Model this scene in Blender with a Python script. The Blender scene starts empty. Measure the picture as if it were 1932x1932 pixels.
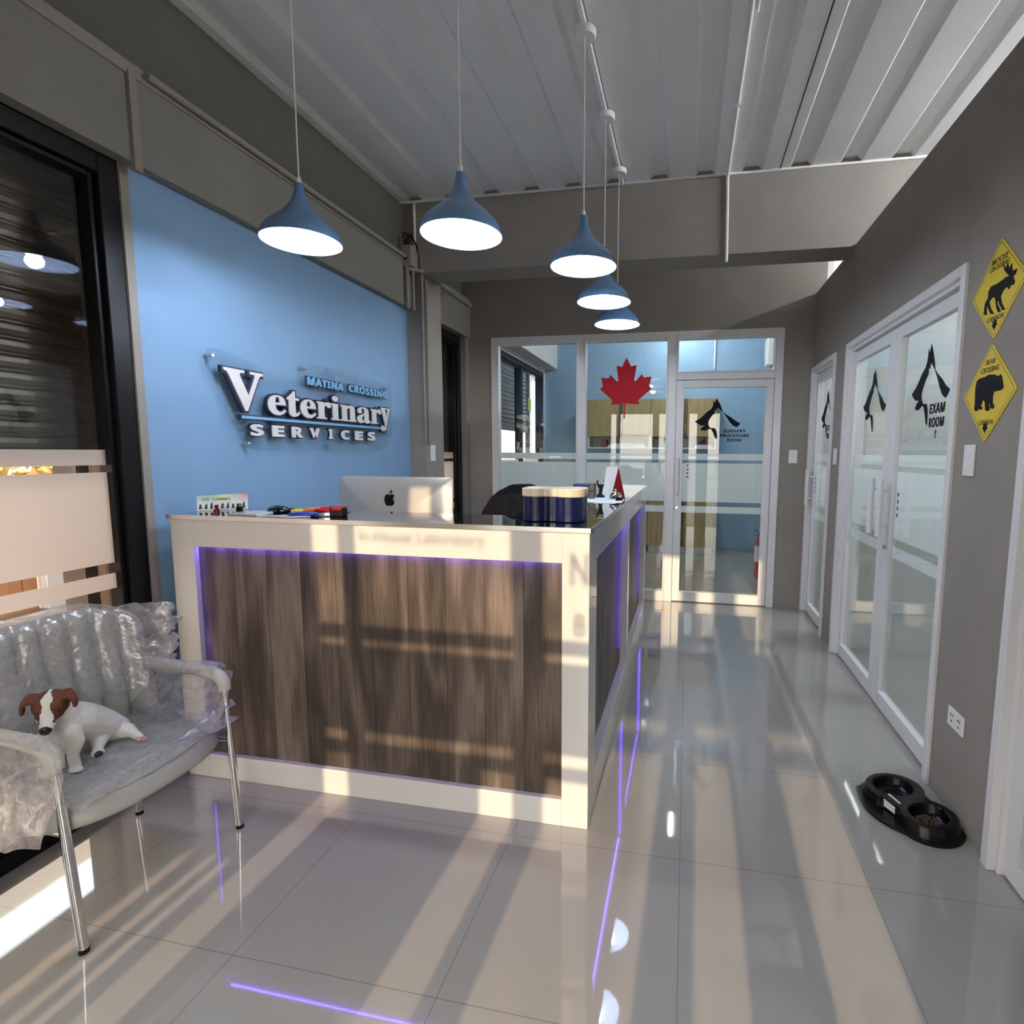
import bpy, bmesh, math, random
from mathutils import Vector, Matrix, noise
random.seed(7)
SC = bpy.context.scene
COL = SC.collection
# ------------------------------------------------------------------ camera
def cam_matrix(yaw, pitch, roll, loc):
    cy, sy, cp, sp, cr, sr = math.cos(yaw), math.sin(yaw), math.cos(pitch), math.sin(pitch), math.cos(roll), math.sin(roll)
    R = Matrix(((cy, -sy, 0), (sy, cy, 0), (0, 0, 1))) @ Matrix(((1, 0, 0), (0, cp, -sp), (0, sp, cp))) @ Matrix(((cr, 0, sr), (0, 1, 0), (-sr, 0, cr)))
    c = [R.col[0], R.col[2], -R.col[1]]
    m = Matrix(((c[0][0], c[1][0], c[2][0], loc[0]), (c[0][1], c[1][1], c[2][1], loc[1]), (c[0][2], c[1][2], c[2][2], loc[2]), (0, 0, 0, 1)))
    return m
cd = bpy.data.cameras.new('camera')
cam = bpy.data.objects.new('camera', cd)
COL.objects.link(cam)
cam.matrix_world = cam_matrix(0.1914, -0.1088, -0.0065, (0, 0, 1.4))
cd.sensor_width = 36; cd.lens = 1020.0 / 1932 * 36
cd.shift_x = (966 - 1097.4) / 1932.0; cd.shift_y = 0
cd.clip_start = 0.02; cd.clip_end = 200
SC.camera = cam
# ------------------------------------------------------------------ world, sun, exposure
w = bpy.data.worlds.new('world'); SC.world = w; w.use_nodes = True
nt = w.node_tree; bg = nt.nodes['Background']
tc = nt.nodes.new('ShaderNodeTexCoord'); sp = nt.nodes.new('ShaderNodeSeparateXYZ'); rp = nt.nodes.new('ShaderNodeValToRGB')
nt.links.new(tc.outputs['Generated'], sp.inputs[0]); nt.links.new(sp.outputs['Z'], rp.inputs[0]); nt.links.new(rp.outputs[0], bg.inputs[0])
rp.color_ramp.elements[0].position = 0.0; rp.color_ramp.elements[0].color = (1.0, .83, .74, 1)
rp.color_ramp.elements[1].position = 0.6; rp.color_ramp.elements[1].color = (.80, .82, .86, 1)
bg.inputs[1].default_value = 3.3
sl = bpy.data.lights.new('sun', 'SUN'); sl.energy = 1.6; sl.angle = math.radians(0.7); sl.color = (1.0, .70, .46)
so = bpy.data.objects.new('sun', sl); COL.objects.link(so)
so.rotation_euler = Vector((0.02, 1.0, -0.317)).to_track_quat('-Z', 'Y').to_euler()
vs = SC.view_settings; vs.view_transform = 'Standard'; vs.look = 'None'; vs.gamma = 1.0; vs.exposure = 1.65; vs.use_curve_mapping = False
SC.display_settings.display_device = 'sRGB'
SC.cycles.use_denoising = True
SC.cycles.max_bounces = 8; SC.cycles.diffuse_bounces = 4; SC.cycles.glossy_bounces = 4; SC.cycles.transparent_max_bounces = 24
SC.cycles.caustics_reflective = False; SC.cycles.caustics_refractive = False
SC.cycles.sample_clamp_indirect = 4.0

# ------------------------------------------------------------------ materials
def sock(n, *names):
    for k in names:
        if k in n.inputs: return n.inputs[k]
def pm(name, col, rough=.5, metal=0, spec=None, coat=0, emis=None, es=0, bump=None, trans=0, alpha=1, sss=0):
    m = bpy.data.materials.new(name); m.use_nodes = True
    b = m.node_tree.nodes['Principled BSDF']
    b.inputs['Base Color'].default_value = (*col, 1); b.inputs['Roughness'].default_value = rough; b.inputs['Metallic'].default_value = metal
    if spec is not None: b.inputs['Specular IOR Level'].default_value = spec
    if coat: b.inputs['Coat Weight'].default_value = coat; b.inputs['Coat Roughness'].default_value = .03
    if emis: b.inputs['Emission Color'].default_value = (*emis, 1); b.inputs['Emission Strength'].default_value = es
    if trans: b.inputs['Transmission Weight'].default_value = trans
    if bump:
        N = m.node_tree.nodes; L = m.node_tree.links
        t = N.new('ShaderNodeTexCoord'); n = N.new('ShaderNodeTexNoise'); n.inputs['Scale'].default_value = bump[0]; n.inputs['Detail'].default_value = 4
        bp = N.new('ShaderNodeBump'); bp.inputs['Strength'].default_value = bump[1]; bp.inputs['Distance'].default_value = bump[2] if len(bump) > 2 else .005
        L.new(t.outputs['Object'], n.inputs['Vector']); L.new(n.outputs[0], bp.inputs['Height']); L.new(bp.outputs[0], b.inputs['Normal'])
    return m
def wallmat(name, col, var=.06, rough=.75):
    m = pm(name, col, rough, spec=.25); N = m.node_tree.nodes; L = m.node_tree.links; b = N['Principled BSDF']
    t = N.new('ShaderNodeTexCoord'); n = N.new('ShaderNodeTexNoise'); n.inputs['Scale'].default_value = 3.5; n.inputs['Detail'].default_value = 6
    r = N.new('ShaderNodeValToRGB'); r.color_ramp.elements[0].position = .3; r.color_ramp.elements[1].position = .7
    r.color_ramp.elements[0].color = (*[c * (1 - var) for c in col], 1); r.color_ramp.elements[1].color = (*[min(1, c * (1 + var)) for c in col], 1)
    L.new(t.outputs['Object'], n.inputs['Vector']); L.new(n.outputs[0], r.inputs[0]); L.new(r.outputs[0], b.inputs['Base Color'])
    n2 = N.new('ShaderNodeTexNoise'); n2.inputs['Scale'].default_value = 90; bp = N.new('ShaderNodeBump'); bp.inputs['Strength'].default_value = .12; bp.inputs['Distance'].default_value = .002
    L.new(t.outputs['Object'], n2.inputs['Vector']); L.new(n2.outputs[0], bp.inputs['Height']); L.new(bp.outputs[0], b.inputs['Normal'])
    return m
def emit(name, col, s):
    m = bpy.data.materials.new(name); m.use_nodes = True; N = m.node_tree.nodes; N.clear()
    o = N.new('ShaderNodeOutputMaterial'); e = N.new('ShaderNodeEmission'); e.inputs[0].default_value = (*col, 1); e.inputs[1].default_value = s
    m.node_tree.links.new(e.outputs[0], o.inputs[0]); return m
def schlick(N, L, f0=.04, k=.96, bumpn=None):
    lw = N.new('ShaderNodeLayerWeight'); lw.inputs['Blend'].default_value = .5
    p = N.new('ShaderNodeMath'); p.operation = 'POWER'; p.inputs[1].default_value = 5
    L.new(lw.outputs['Facing'], p.inputs[0])
    mm = N.new('ShaderNodeMath'); mm.operation = 'MULTIPLY_ADD'; mm.inputs[1].default_value = k; mm.inputs[2].default_value = f0
    L.new(p.outputs[0], mm.inputs[0]); return mm
def glassmat(name, tint=(.93, .97, .96), f0=.045):
    m = bpy.data.materials.new(name); m.use_nodes = True; N = m.node_tree.nodes; L = m.node_tree.links; N.clear()
    o = N.new('ShaderNodeOutputMaterial'); t = N.new('ShaderNodeBsdfTransparent'); t.inputs[0].default_value = (*tint, 1)
    g = N.new('ShaderNodeBsdfGlossy'); g.inputs['Roughness'].default_value = .0; mx = N.new('ShaderNodeMixShader')
    s = schlick(N, L, f0); L.new(s.outputs[0], mx.inputs[0]); L.new(t.outputs[0], mx.inputs[1]); L.new(g.outputs[0], mx.inputs[2]); L.new(mx.outputs[0], o.inputs[0])
    return m
def filmmat(name, col=(.9, .93, .95), tr=.62):
    m = bpy.data.materials.new(name); m.use_nodes = True; N = m.node_tree.nodes; L = m.node_tree.links; N.clear()
    o = N.new('ShaderNodeOutputMaterial'); t = N.new('ShaderNodeBsdfTranslucent'); t.inputs[0].default_value = (*col, 1)
    d = N.new('ShaderNodeBsdfDiffuse'); d.inputs[0].default_value = (*col, 1); a = N.new('ShaderNodeMixShader'); a.inputs[0].default_value = tr
    L.new(d.outputs[0], a.inputs[1]); L.new(t.outputs[0], a.inputs[2]); L.new(a.outputs[0], o.inputs[0]); return m
M = {}
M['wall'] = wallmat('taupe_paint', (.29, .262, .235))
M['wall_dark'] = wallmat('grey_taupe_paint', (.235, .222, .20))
M['blue'] = wallmat('blue_paint', (.225, .37, .555), .03)
M['blue2'] = wallmat('blue_paint_surgery', (.30, .46, .64), .03)
M['pale'] = wallmat('pale_paint', (.55, .56, .56), .03)
M['white'] = pm('white_aluminium', (.74, .74, .75), .35)
M['whiteplastic'] = pm('white_plastic', (.8, .79, .80), .3)
M['black'] = pm('black_aluminium', (.006, .006, .007), .3, spec=.25)
M['ceil'] = wallmat('white_metal_deck', (.84, .84, .83), .03, .45)
M['glass'] = glassmat('clear_glass')
M['film'] = filmmat('frosted_film', (.94, .955, .97), .50)
M['film_out'] = filmmat('frosted_film_street', (.93, .89, .86), .66)
M['film_side'] = filmmat('frosted_film_side', (.86, .76, .69), .52)  # film itself is white; warm outdoor light is put into its tint
M['shutter'] = pm('brown_shutter', (.10, .062, .042), .38, .3)
M['shutter2'] = pm('grey_brown_shutter', (.07, .07, .085), .45, .2)
M['chrome'] = pm('chrome', (.72, .72, .70), .12, 1)
M['steel'] = pm('brushed_steel', (.6, .6, .6), .3, 1)
M['lampblue'] = pm('blue_lamp_enamel', (.10, .22, .42), .25, 0, coat=.6)
M['lampin'] = pm('white_lamp_enamel', (.50, .58, .76), .4)
M['bulb'] = emit('bulb_glow', (.82, .90, 1.0), 30)
M['laminate'] = pm('glossy_cream_laminate', (.66, .63, .60), .14, coat=.3)
M['topglass'] = pm('black_glass_top', (.006, .006, .008), .03, coat=1)
M['edge'] = pm('bright_edge_strip', (.75, .75, .75), .2, .9)
M['led'] = emit('blue_violet_led', (.10, .05, 1.0), 9)
M['vinylblack'] = pm('black_vinyl', (.004, .005, .009), .55, spec=.12)
M['vinylred'] = pm('red_vinyl', (.46, .004, .012), .5, spec=.15)
M['tile'] = None
def tilemat():
    m = pm('polished_tile', (.40, .385, .36), .035, coat=.3); N = m.node_tree.nodes; L = m.node_tree.links; b = N['Principled BSDF']
    b.inputs['Specular IOR Level'].default_value = .8
    t = N.new('ShaderNodeTexCoord'); s = N.new('ShaderNodeSeparateXYZ'); L.new(t.outputs['Object'], s.inputs[0])
    ds = []
    for ax, off in (('X', .012), ('Y', 1.157)):
        a = N.new('ShaderNodeMath'); a.operation = 'SUBTRACT'; a.inputs[1].default_value = off - 61; L.new(s.outputs[ax], a.inputs[0])
        q = N.new('ShaderNodeMath'); q.operation = 'PINGPONG'; q.inputs[1].default_value = .305; L.new(a.outputs[0], q.inputs[0])
        c = N.new('ShaderNodeMath'); c.operation = 'LESS_THAN'; c.inputs[1].default_value = .0011; L.new(q.outputs[0], c.inputs[0]); ds.append(c)
    mx = N.new('ShaderNodeMath'); mx.operation = 'MAXIMUM'; L.new(ds[0].outputs[0], mx.inputs[0]); L.new(ds[1].outputs[0], mx.inputs[1])
    n = N.new('ShaderNodeTexNoise'); n.inputs['Scale'].default_value = 2.2; n.inputs['Detail'].default_value = 8; L.new(t.outputs['Object'], n.inputs['Vector'])
    r = N.new('ShaderNodeValToRGB'); r.color_ramp.elements[0].color = (.325, .305, .28, 1); r.color_ramp.elements[1].color = (.375, .352, .325, 1); L.new(n.outputs[0], r.inputs[0])
    mix = N.new('ShaderNodeMixRGB'); L.new(mx.outputs[0], mix.inputs[0]); L.new(r.outputs[0], mix.inputs[1]); mix.inputs[2].default_value = (.19, .175, .16, 1); L.new(mix.outputs[0], b.inputs['Base Color'])
    return m
M['tile'] = tilemat()
def woodmat(name, dark, mid, light, pitch=.17, axis='X', off=0.0):
    m = pm(name, mid, .5, spec=.35); N = m.node_tree.nodes; L = m.node_tree.links; b = N['Principled BSDF']
    t = N.new('ShaderNodeTexCoord'); s = N.new('ShaderNodeSeparateXYZ'); L.new(t.outputs['Object'], s.inputs[0])
    a = N.new('ShaderNodeMath'); a.operation = 'MULTIPLY_ADD'; a.inputs[1].default_value = 1 / pitch; a.inputs[2].default_value = 40 + off; L.new(s.outputs[axis], a.inputs[0])
    fl = N.new('ShaderNodeMath'); fl.operation = 'FLOOR'; L.new(a.outputs[0], fl.inputs[0]); fr = N.new('ShaderNodeMath'); fr.operation = 'FRACT'; L.new(a.outputs[0], fr.inputs[0])
    wn = N.new('ShaderNodeTexWhiteNoise'); wn.noise_dimensions = '1D'; L.new(fl.outputs[0], wn.inputs['W'])
    cb = N.new('ShaderNodeCombineXYZ')
    m1 = N.new('ShaderNodeMath'); m1.operation = 'MULTIPLY'; m1.inputs[1].default_value = 1.0; L.new(s.outputs[axis], m1.inputs[0])
    m3 = N.new('ShaderNodeMath'); m3.operation = 'MULTIPLY'; m3.inputs[1].default_value = .19; L.new(s.outputs['Z'], m3.inputs[0])
    m2 = N.new('ShaderNodeMath'); m2.operation = 'MULTIPLY'; m2.inputs[1].default_value = 23.0; L.new(wn.outputs['Value'], m2.inputs[0])
    L.new(m1.outputs[0], cb.inputs[0]); L.new(m2.outputs[0], cb.inputs[1]); L.new(m3.outputs[0], cb.inputs[2])
    # cathedral grain: contour lines of a stretched noise
    n = N.new('ShaderNodeTexNoise'); n.inputs['Scale'].default_value = 5.5; n.inputs['Detail'].default_value = 2; n.inputs['Roughness'].default_value = .45; L.new(cb.outputs[0], n.inputs['Vector'])
    k = N.new('ShaderNodeMath'); k.operation = 'MULTIPLY'; k.inputs[1].default_value = 26; L.new(n.outputs[0], k.inputs[0])
    sn = N.new('ShaderNodeMath'); sn.operation = 'SINE'; L.new(k.outputs[0], sn.inputs[0])
    f = N.new('ShaderNodeTexNoise'); f.inputs['Scale'].default_value = 150; f.inputs['Detail'].default_value = 3; 
    cb2 = N.new('ShaderNodeVectorMath'); cb2.operation = 'MULTIPLY'; cb2.inputs[1].default_value = (1, 1, .22); L.new(cb.outputs[0], cb2.inputs[0]); L.new(cb2.outputs[0], f.inputs['Vector'])
    ad = N.new('ShaderNodeMath'); ad.operation = 'MULTIPLY_ADD'; ad.inputs[1].default_value = .14; ad.inputs[2].default_value = .13; L.new(sn.outputs[0], ad.inputs[0])
    ad2 = N.new('ShaderNodeMath'); ad2.operation = 'MULTIPLY_ADD'; ad2.inputs[1].default_value = .48; L.new(f.outputs[0], ad2.inputs[0]); L.new(ad.outputs[0], ad2.inputs[2])
    ad3 = N.new('ShaderNodeMath'); ad3.operation = 'MULTIPLY_ADD'; ad3.inputs[1].default_value = .26; L.new(wn.outputs['Value'], ad3.inputs[0]); L.new(ad2.outputs[0], ad3.inputs[2])
    r = N.new('ShaderNodeValToRGB'); e = r.color_ramp.elements; e[0].position = .18; e[0].color = (*dark, 1); e[1].position = .80; e[1].color = (*light, 1)
    q = e.new(.48); q.color = (*mid, 1); L.new(ad3.outputs[0], r.inputs[0])
    lt = N.new('ShaderNodeMath'); lt.operation = 'LESS_THAN'; lt.inputs[1].default_value = .012; L.new(fr.outputs[0], lt.inputs[0])
    mix = N.new('ShaderNodeMixRGB'); L.new(lt.outputs[0], mix.inputs[0]); L.new(r.outputs[0], mix.inputs[1]); mix.inputs[2].default_value = (*[c * .35 for c in dark], 1)
    L.new(mix.outputs[0], b.inputs['Base Color'])
    return m
WD = ((.030, .022, .018), (.096, .072, .057), (.225, .174, .140))
M['wood'] = woodmat('weathered_wood_panel', *WD, .155, 'X')
M['wood_side'] = woodmat('weathered_wood_panel_side', *WD, .155, 'Y', .3)
M['tanwood'] = woodmat('pale_tan_laminate', (.36, .275, .14), (.42, .325, .17), (.47, .37, .205), 5.0, 'X')
M['vinyl'] = pm('beige_vinyl', (.42, .405, .365), .45, bump=(180, .1, .001))
M['armpad'] = pm('cream_arm_pad', (.50, .47, .41), .5)
M['rubber'] = pm('black_rubber', (.006, .006, .006), .6, spec=.2)
M['bowl'] = pm('black_bowl_plastic', (.003, .003, .0035), .25, spec=.25)

# ------------------------------------------------------------------ mesh helpers
ORG = {}
class MB:
    def __init__(s): s.v = []; s.f = []
    def add(s, vs, fs):
        n = len(s.v); s.v += [Vector(p) for p in vs]; s.f += [tuple(i + n for i in f) for f in fs]; return s
    def box(s, x0, x1, y0, y1, z0, z1):
        return s.add([(x0, y0, z0), (x1, y0, z0), (x1, y1, z0), (x0, y1, z0), (x0, y0, z1), (x1, y0, z1), (x1, y1, z1), (x0, y1, z1)],
                     [(3, 2, 1, 0), (4, 5, 6, 7), (0, 1, 5, 4), (1, 2, 6, 5), (2, 3, 7, 6), (3, 0, 4, 7)])
    def quad(s, a, b, c, d): return s.add([a, b, c, d], [(0, 1, 2, 3)])
    def tube(s, pts, r, n=12, cap=True):
        pts = [Vector(p) for p in pts]; rs = r if isinstance(r, (list, tuple)) else [r] * len(pts)
        vs = []; fs = []; prev = None
        for i, p in enumerate(pts):
            t = (pts[min(i + 1, len(pts) - 1)] - pts[max(i - 1, 0)]).normalized()
            if prev is None:
                a = t.cross(Vector((0, 0, 1)));
                if a.length < .1: a = t.cross(Vector((1, 0, 0)))
                a.normalize()
            else: a = (prev - t * prev.dot(t)).normalized()
            prev = a; b = t.cross(a)
            for k in range(n):
                q = 2 * math.pi * k / n; vs.append(p + (a * math.cos(q) + b * math.sin(q)) * rs[i])
        for i in range(len(pts) - 1):
            for k in range(n): fs.append((i * n + k, i * n + (k + 1) % n, (i + 1) * n + (k + 1) % n, (i + 1) * n + k))
        if cap: fs.append(tuple(range(n))[::-1]); fs.append(tuple((len(pts) - 1) * n + k for k in range(n)))
        return s.add(vs, fs)
    def lathe(s, prof, c=(0, 0, 0), n=32, axis='Z', closed=False):
        vs = []; fs = []
        for r, h in prof:
            for k in range(n):
                q = 2 * math.pi * k / n; a, b = r * math.cos(q), r * math.sin(q)
                p = {'Z': (a, b, h), 'Y': (a, h, b), 'X': (h, a, b)}[axis]; vs.append((p[0] + c[0], p[1] + c[1], p[2] + c[2]))
        m = len(prof)
        for i in range(m - 1 + (1 if closed else 0)):
            j = (i + 1) % m
            for k in range(n): fs.append((i * n + k, i * n + (k + 1) % n, j * n + (k + 1) % n, j * n + k))
        if not closed: fs.append(tuple(range(n))[::-1]); fs.append(tuple((m - 1) * n + k for k in range(n)))
        return s.add(vs, fs)
    def open_lathe(s, prof, c=(0, 0, 0), n=32):
        vs = []; fs = []
        for r, h in prof:
            for k in range(n):
                q = 2 * math.pi * k / n; vs.append((c[0] + r * math.cos(q), c[1] + r * math.sin(q), c[2] + h))
        for i in range(len(prof) - 1):
            for k in range(n): fs.append((i * n + k, i * n + (k + 1) % n, (i + 1) * n + (k + 1) % n, (i + 1) * n + k))
        return s.add(vs, fs)
    def prism(s, poly, fn, w0, w1):
        n = len(poly); vs = [fn(u, v, w0) for u, v in poly] + [fn(u, v, w1) for u, v in poly]
        fs = [tuple(range(n))[::-1], tuple(range(n, 2 * n))] + [(i, (i + 1) % n, n + (i + 1) % n, n + i) for i in range(n)]
        return s.add(vs, fs)
    def grid(s, nu, nv, fn):
        vs = [fn(i / (nu - 1), j / (nv - 1)) for j in range(nv) for i in range(nu)]
        fs = [(j * nu + i, j * nu + i + 1, (j + 1) * nu + i + 1, (j + 1) * nu + i) for j in range(nv - 1) for i in range(nu - 1)]
        return s.add(vs, fs)
    def ball(s, c, r, n=16, m=10):
        rx, ry, rz = r if isinstance(r, (tuple, list)) else (r, r, r)
        vs = [(c[0], c[1], c[2] - rz)]; fs = []
        for j in range(1, m):
            a = -math.pi / 2 + math.pi * j / m
            for k in range(n):
                q = 2 * math.pi * k / n; vs.append((c[0] + rx * math.cos(a) * math.cos(q), c[1] + ry * math.cos(a) * math.sin(q), c[2] + rz * math.sin(a)))
        vs.append((c[0], c[1], c[2] + rz)); L = len(vs) - 1
        for k in range(n):
            fs.append((0, 1 + (k + 1) % n, 1 + k)); fs.append((L, L - n + k, L - n + (k + 1) % n))
        for j in range(m - 2):
            for k in range(n): fs.append((1 + j * n + k, 1 + j * n + (k + 1) % n, 1 + (j + 1) * n + (k + 1) % n, 1 + (j + 1) * n + k))
        return s.add(vs, fs)
    def cone(s, p0, p1, r0, r1, n=16): return s.tube([p0, p1], [r0, r1], n)
    def build(s, name, mat, parent=None, smooth=False, bevel=0, seg=2, recalc=True):
        org = Vector(ORG.get(parent.name, (0, 0, 0))) if parent else Vector((0, 0, 0))
        me = bpy.data.meshes.new(name); me.from_pydata([tuple(p - org) for p in s.v], [], s.f); me.update()
        if recalc:
            b = bmesh.new(); b.from_mesh(me); bmesh.ops.recalc_face_normals(b, faces=b.faces); b.to_mesh(me); b.free()
        for mm in (mat if isinstance(mat, (list, tuple)) else [mat]): me.materials.append(mm)
        o = bpy.data.objects.new(name, me); COL.objects.link(o)
        if parent: o.parent = parent; ORG[o.name] = tuple(org)
        else: ORG[o.name] = (0, 0, 0)
        if bevel:
            md = o.modifiers.new('bevel', 'BEVEL'); md.width = bevel; md.segments = seg; md.limit_method = 'ANGLE'; md.angle_limit = math.radians(40)
        if smooth:
            for p in me.polygons: p.use_smooth = True
            if smooth != 'all':
                try: me.set_sharp_from_angle(angle=math.radians(40))
                except Exception: pass
        return o
def tag(o, label=None, cat=None, group=None, kind=None):
    if label: o['label'] = label
    if cat: o['category'] = cat
    if group: o['group'] = group
    if kind: o['kind'] = kind
    return o
def thing(name, label, cat, loc, group=None, kind=None):
    o = bpy.data.objects.new(name, None); COL.objects.link(o); o.location = loc; ORG[o.name] = tuple(loc); o.empty_display_size = .05
    return tag(o, label, cat, group, kind)
def struct(name, mb, m, **k):
    o = mb.build(name, m, **k); o['kind'] = 'structure'; return o
def structE(name, loc):
    return thing(name, None, None, loc, kind='structure')
def reorigin(o):
    """put a one-mesh thing's origin at the base of its shape"""
    me = o.data; xs = [v.co for v in me.vertices]
    c = Vector(((min(p.x for p in xs) + max(p.x for p in xs)) / 2, (min(p.y for p in xs) + max(p.y for p in xs)) / 2, min(p.z for p in xs)))
    for v in me.vertices: v.co -= c
    o.location = c; ORG[o.name] = tuple(c); return o
fnL = lambda X: (lambda u, v, w: (X + w, u, v))          # on the blue side wall: u runs along y
fnB = lambda Y: (lambda u, v, w: (u, Y - w, v))          # on a wall facing the entrance
fnR = lambda X: (lambda u, v, w: (X - w, -u, v))         # on the door wall: u runs towards the entrance
SERIF = lambda t: ''.join(chr(0x1D400 + ord(c) - 65) if c.isupper() else chr(0x1D41A + ord(c) - 97) if c.islower() else c for c in t)
BOLD = lambda t: ''.join(chr(0x1D5D4 + ord(c) - 65) if c.isupper() else chr(0x1D7EC + ord(c) - 48) if c.isdigit() else c for c in t)
def text_mb(body, box, fn, w0=0, w1=.002, offset=0.0, shear=0, keep=False, space=1.0, mirror=False):
    cu = bpy.data.curves.new('t', 'FONT'); cu.body = body; cu.resolution_u = 5; cu.offset = offset; cu.shear = shear; cu.extrude = .1; cu.align_x = 'CENTER'; cu.space_character = space
    ob = bpy.data.objects.new('t', cu); COL.objects.link(ob); bpy.context.view_layer.update()
    me = bpy.data.meshes.new_from_object(ob.evaluated_get(bpy.context.evaluated_depsgraph_get()))
    mb = MB(); vs = [v.co.copy() for v in me.vertices]; fs = [tuple(p.vertices) for p in me.polygons]
    bpy.data.objects.remove(ob); bpy.data.curves.remove(cu); bpy.data.meshes.remove(me)
    if not vs: return mb
    x0, x1 = min(p.x for p in vs), max(p.x for p in vs); y0, y1 = min(p.y for p in vs), max(p.y for p in vs)
    u0, u1, v0, v1 = box; su = (u1 - u0) / (x1 - x0); sv = (v1 - v0) / (y1 - y0)
    if keep: su = sv = min(su, sv)
    cu_, cv_ = (u0 + u1) / 2, (v0 + v1) / 2; cx, cy = (x0 + x1) / 2, (y0 + y1) / 2
    mb.add([fn(cu_ + (p.x - cx) * su, cv_ + (p.y - cy) * sv, w0 if p.z < 0 else w1) for p in vs], fs); return mb

# ================================================================== STRUCTURE
XL, XR, YB, ZC = -2.17, 1.048, 5.10, 3.275
BAND = [(1.341, 1.400), (.955, 1.313), (.852, .913)]     # heights of the frosted bands on every glazing
struct('floor', MB().box(-2.19, 3.6, -.3, 8.3, -.12, 0), M['tile'])
# corrugated ceiling
mb = MB(); prof = []; x = -2.3
while x < 3.7:
    for dx, dz in ((0, 0), (.165, 0), (.19, .03), (.275, .03), (.30, 0)): prof.append((x + dx, ZC + dz))
    x += .305
prof.append((x, ZC)); n = len(prof)
mb.add([(p[0], -.3, p[1]) for p in prof] + [(p[0], 5.1, p[1]) for p in prof] + [(p[0], -.3, ZC + .1) for p in prof] + [(p[0], 5.1, ZC + .1) for p in prof],
       [(i, i + 1, n + i + 1, n + i) for i in range(n - 1)] + [(2 * n + i + 1, 2 * n + i, 3 * n + i, 3 * n + i + 1) for i in range(n - 1)] + [(0, n, 3 * n, 2 * n), (n - 1, 3 * n - 1, 4 * n - 1, 2 * n - 1)])
struct('ceiling', mb, M['ceil'], recalc=True)
struct('trim_1', MB().box(-2.19, 3.5, 3.965, 3.979, 3.262, 3.275), M['ceil'])      # ceiling edge along the cross beam
# cross beam
struct('wall_beam', MB().box(-2.10, 3.5, 3.98, 4.25, 2.757, 3.36), M['wall'])
# blue side wall with long beam and recessed upper wall
struct('wall_left', MB().box(-2.27, XL, 1.856, 4.0, 0, 2.5), M['blue'])
struct('wall_left_pier', MB().box(-2.27, -2.168, 1.822, 1.856, 0, 2.5), M['wall'])
mb = MB().box(-2.45, -2.12, -.3, 4.0, 2.5, 2.835).box(-2.45, -2.10, 4.25, 5.1, 2.5, 2.86)
struct('wall_left_beam', mb, M['wall_dark'])
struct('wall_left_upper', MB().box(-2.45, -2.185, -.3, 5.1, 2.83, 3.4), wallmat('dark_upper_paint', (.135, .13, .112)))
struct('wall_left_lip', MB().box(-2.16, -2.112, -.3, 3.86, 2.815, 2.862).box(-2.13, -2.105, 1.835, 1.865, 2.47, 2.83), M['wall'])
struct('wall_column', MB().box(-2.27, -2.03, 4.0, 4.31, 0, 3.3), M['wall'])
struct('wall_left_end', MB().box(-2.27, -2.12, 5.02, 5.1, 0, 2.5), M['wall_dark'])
# back wall with the glazed opening
mb = MB().box(-2.27, -1.888, YB, YB + .1, 0, 3.36).box(.805, 1.13, YB, YB + .1, 0, 3.36).box(-1.888, .805, YB, YB + .1, 2.496, 3.36)
struct('wall_back', mb, M['wall'])
# door wall: a partition that stops short of the ceiling
ZP = 2.772
mb = MB()
for y0, y1, z0 in ((-.3, 1.02, 0), (1.02, 1.969, 2.14), (1.969, 2.416, 0), (2.416, 4.035, 2.14), (4.035, 4.315, 0), (4.315, 5.095, 2.14), (5.095, 5.10, 0)):
    mb.box(XR, XR + .12, y0, y1, z0, ZP)
struct('wall_right', mb, M['wall'])
# rooms behind the partition
struct('wall_exam', MB().box(1.17, 3.5, 4.10, 4.20, 0, ZP).box(3.5, 3.6, -.3, 5.6, 0, 3.4).box(1.17, 3.5, -.4, -.3, 0, 3.4).box(1.13, 3.5, 5.5, 5.6, 0, 3.4).box(1.17, 3.5, 1.9, 2.0, 0, ZP), M['pale'])
# surgery room shell
struct('wall_surgery_back', MB().box(-2.27, 1.2, 8.2, 8.3, 0, 3.3), M['blue2'])
struct('wall_surgery_right', MB().box(1.10, 1.2, 5.2, 8.2, 0, 3.3), M['pale'])
struct('wall_surgery_left', MB().box(-2.27, -2.17, 5.2, 6.1, 0, 3.3).box(-2.27, -2.17, 8.1, 8.2, 0, 2.6).box(-2.27, -2.17, 6.1, 8.2, 2.6, 3.3), M['pale'])
struct('ceiling_surgery', MB().box(-2.27, 1.2, 5.1, 8.3, 3.2, 3.3), M['pale'])
struct('wall_surgery_beam', MB().box(-2.17, -1.98, 5.2, 8.2, 2.66, 3.2), M['pale'])
# street side behind the photographer: header, piers and mullions
mb = MB().box(-2.45, 1.17, -.34, -.24, 2.15, 3.4)
for x0, x1 in ((-2.45, -1.73), (-1.69, -1.63), (-1.60, -1.565), (-1.535, -1.475), (.58, 1.17)): mb.box(x0, x1, -.34, -.24, 0, 2.2)
mb.box(-1.75, -1.475, -.34, -.24, .57, 2.2).box(-1.29, -.80, -.34, -.24, 0, .85)  # low panel added to shade the floor; pier slits shaped for sun streaks
struct('wall_front', mb, M['wall_dark'])
fw = structE('window_4', (-1.3, -.3, 0))
mb = MB()
for x0, x1 in ((-1.365, -1.29), (-.665, -.545), (-.13, .02), (.165, .375)): mb.box(x0, x1, -.32, -.26, 0, 2.2)
mb.build('frame', M['black'], fw)
MB().box(-1.475, .58, -.292, -.286, 0, 2.16).build('pane', M['glass'], fw)
mb = MB()
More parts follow.
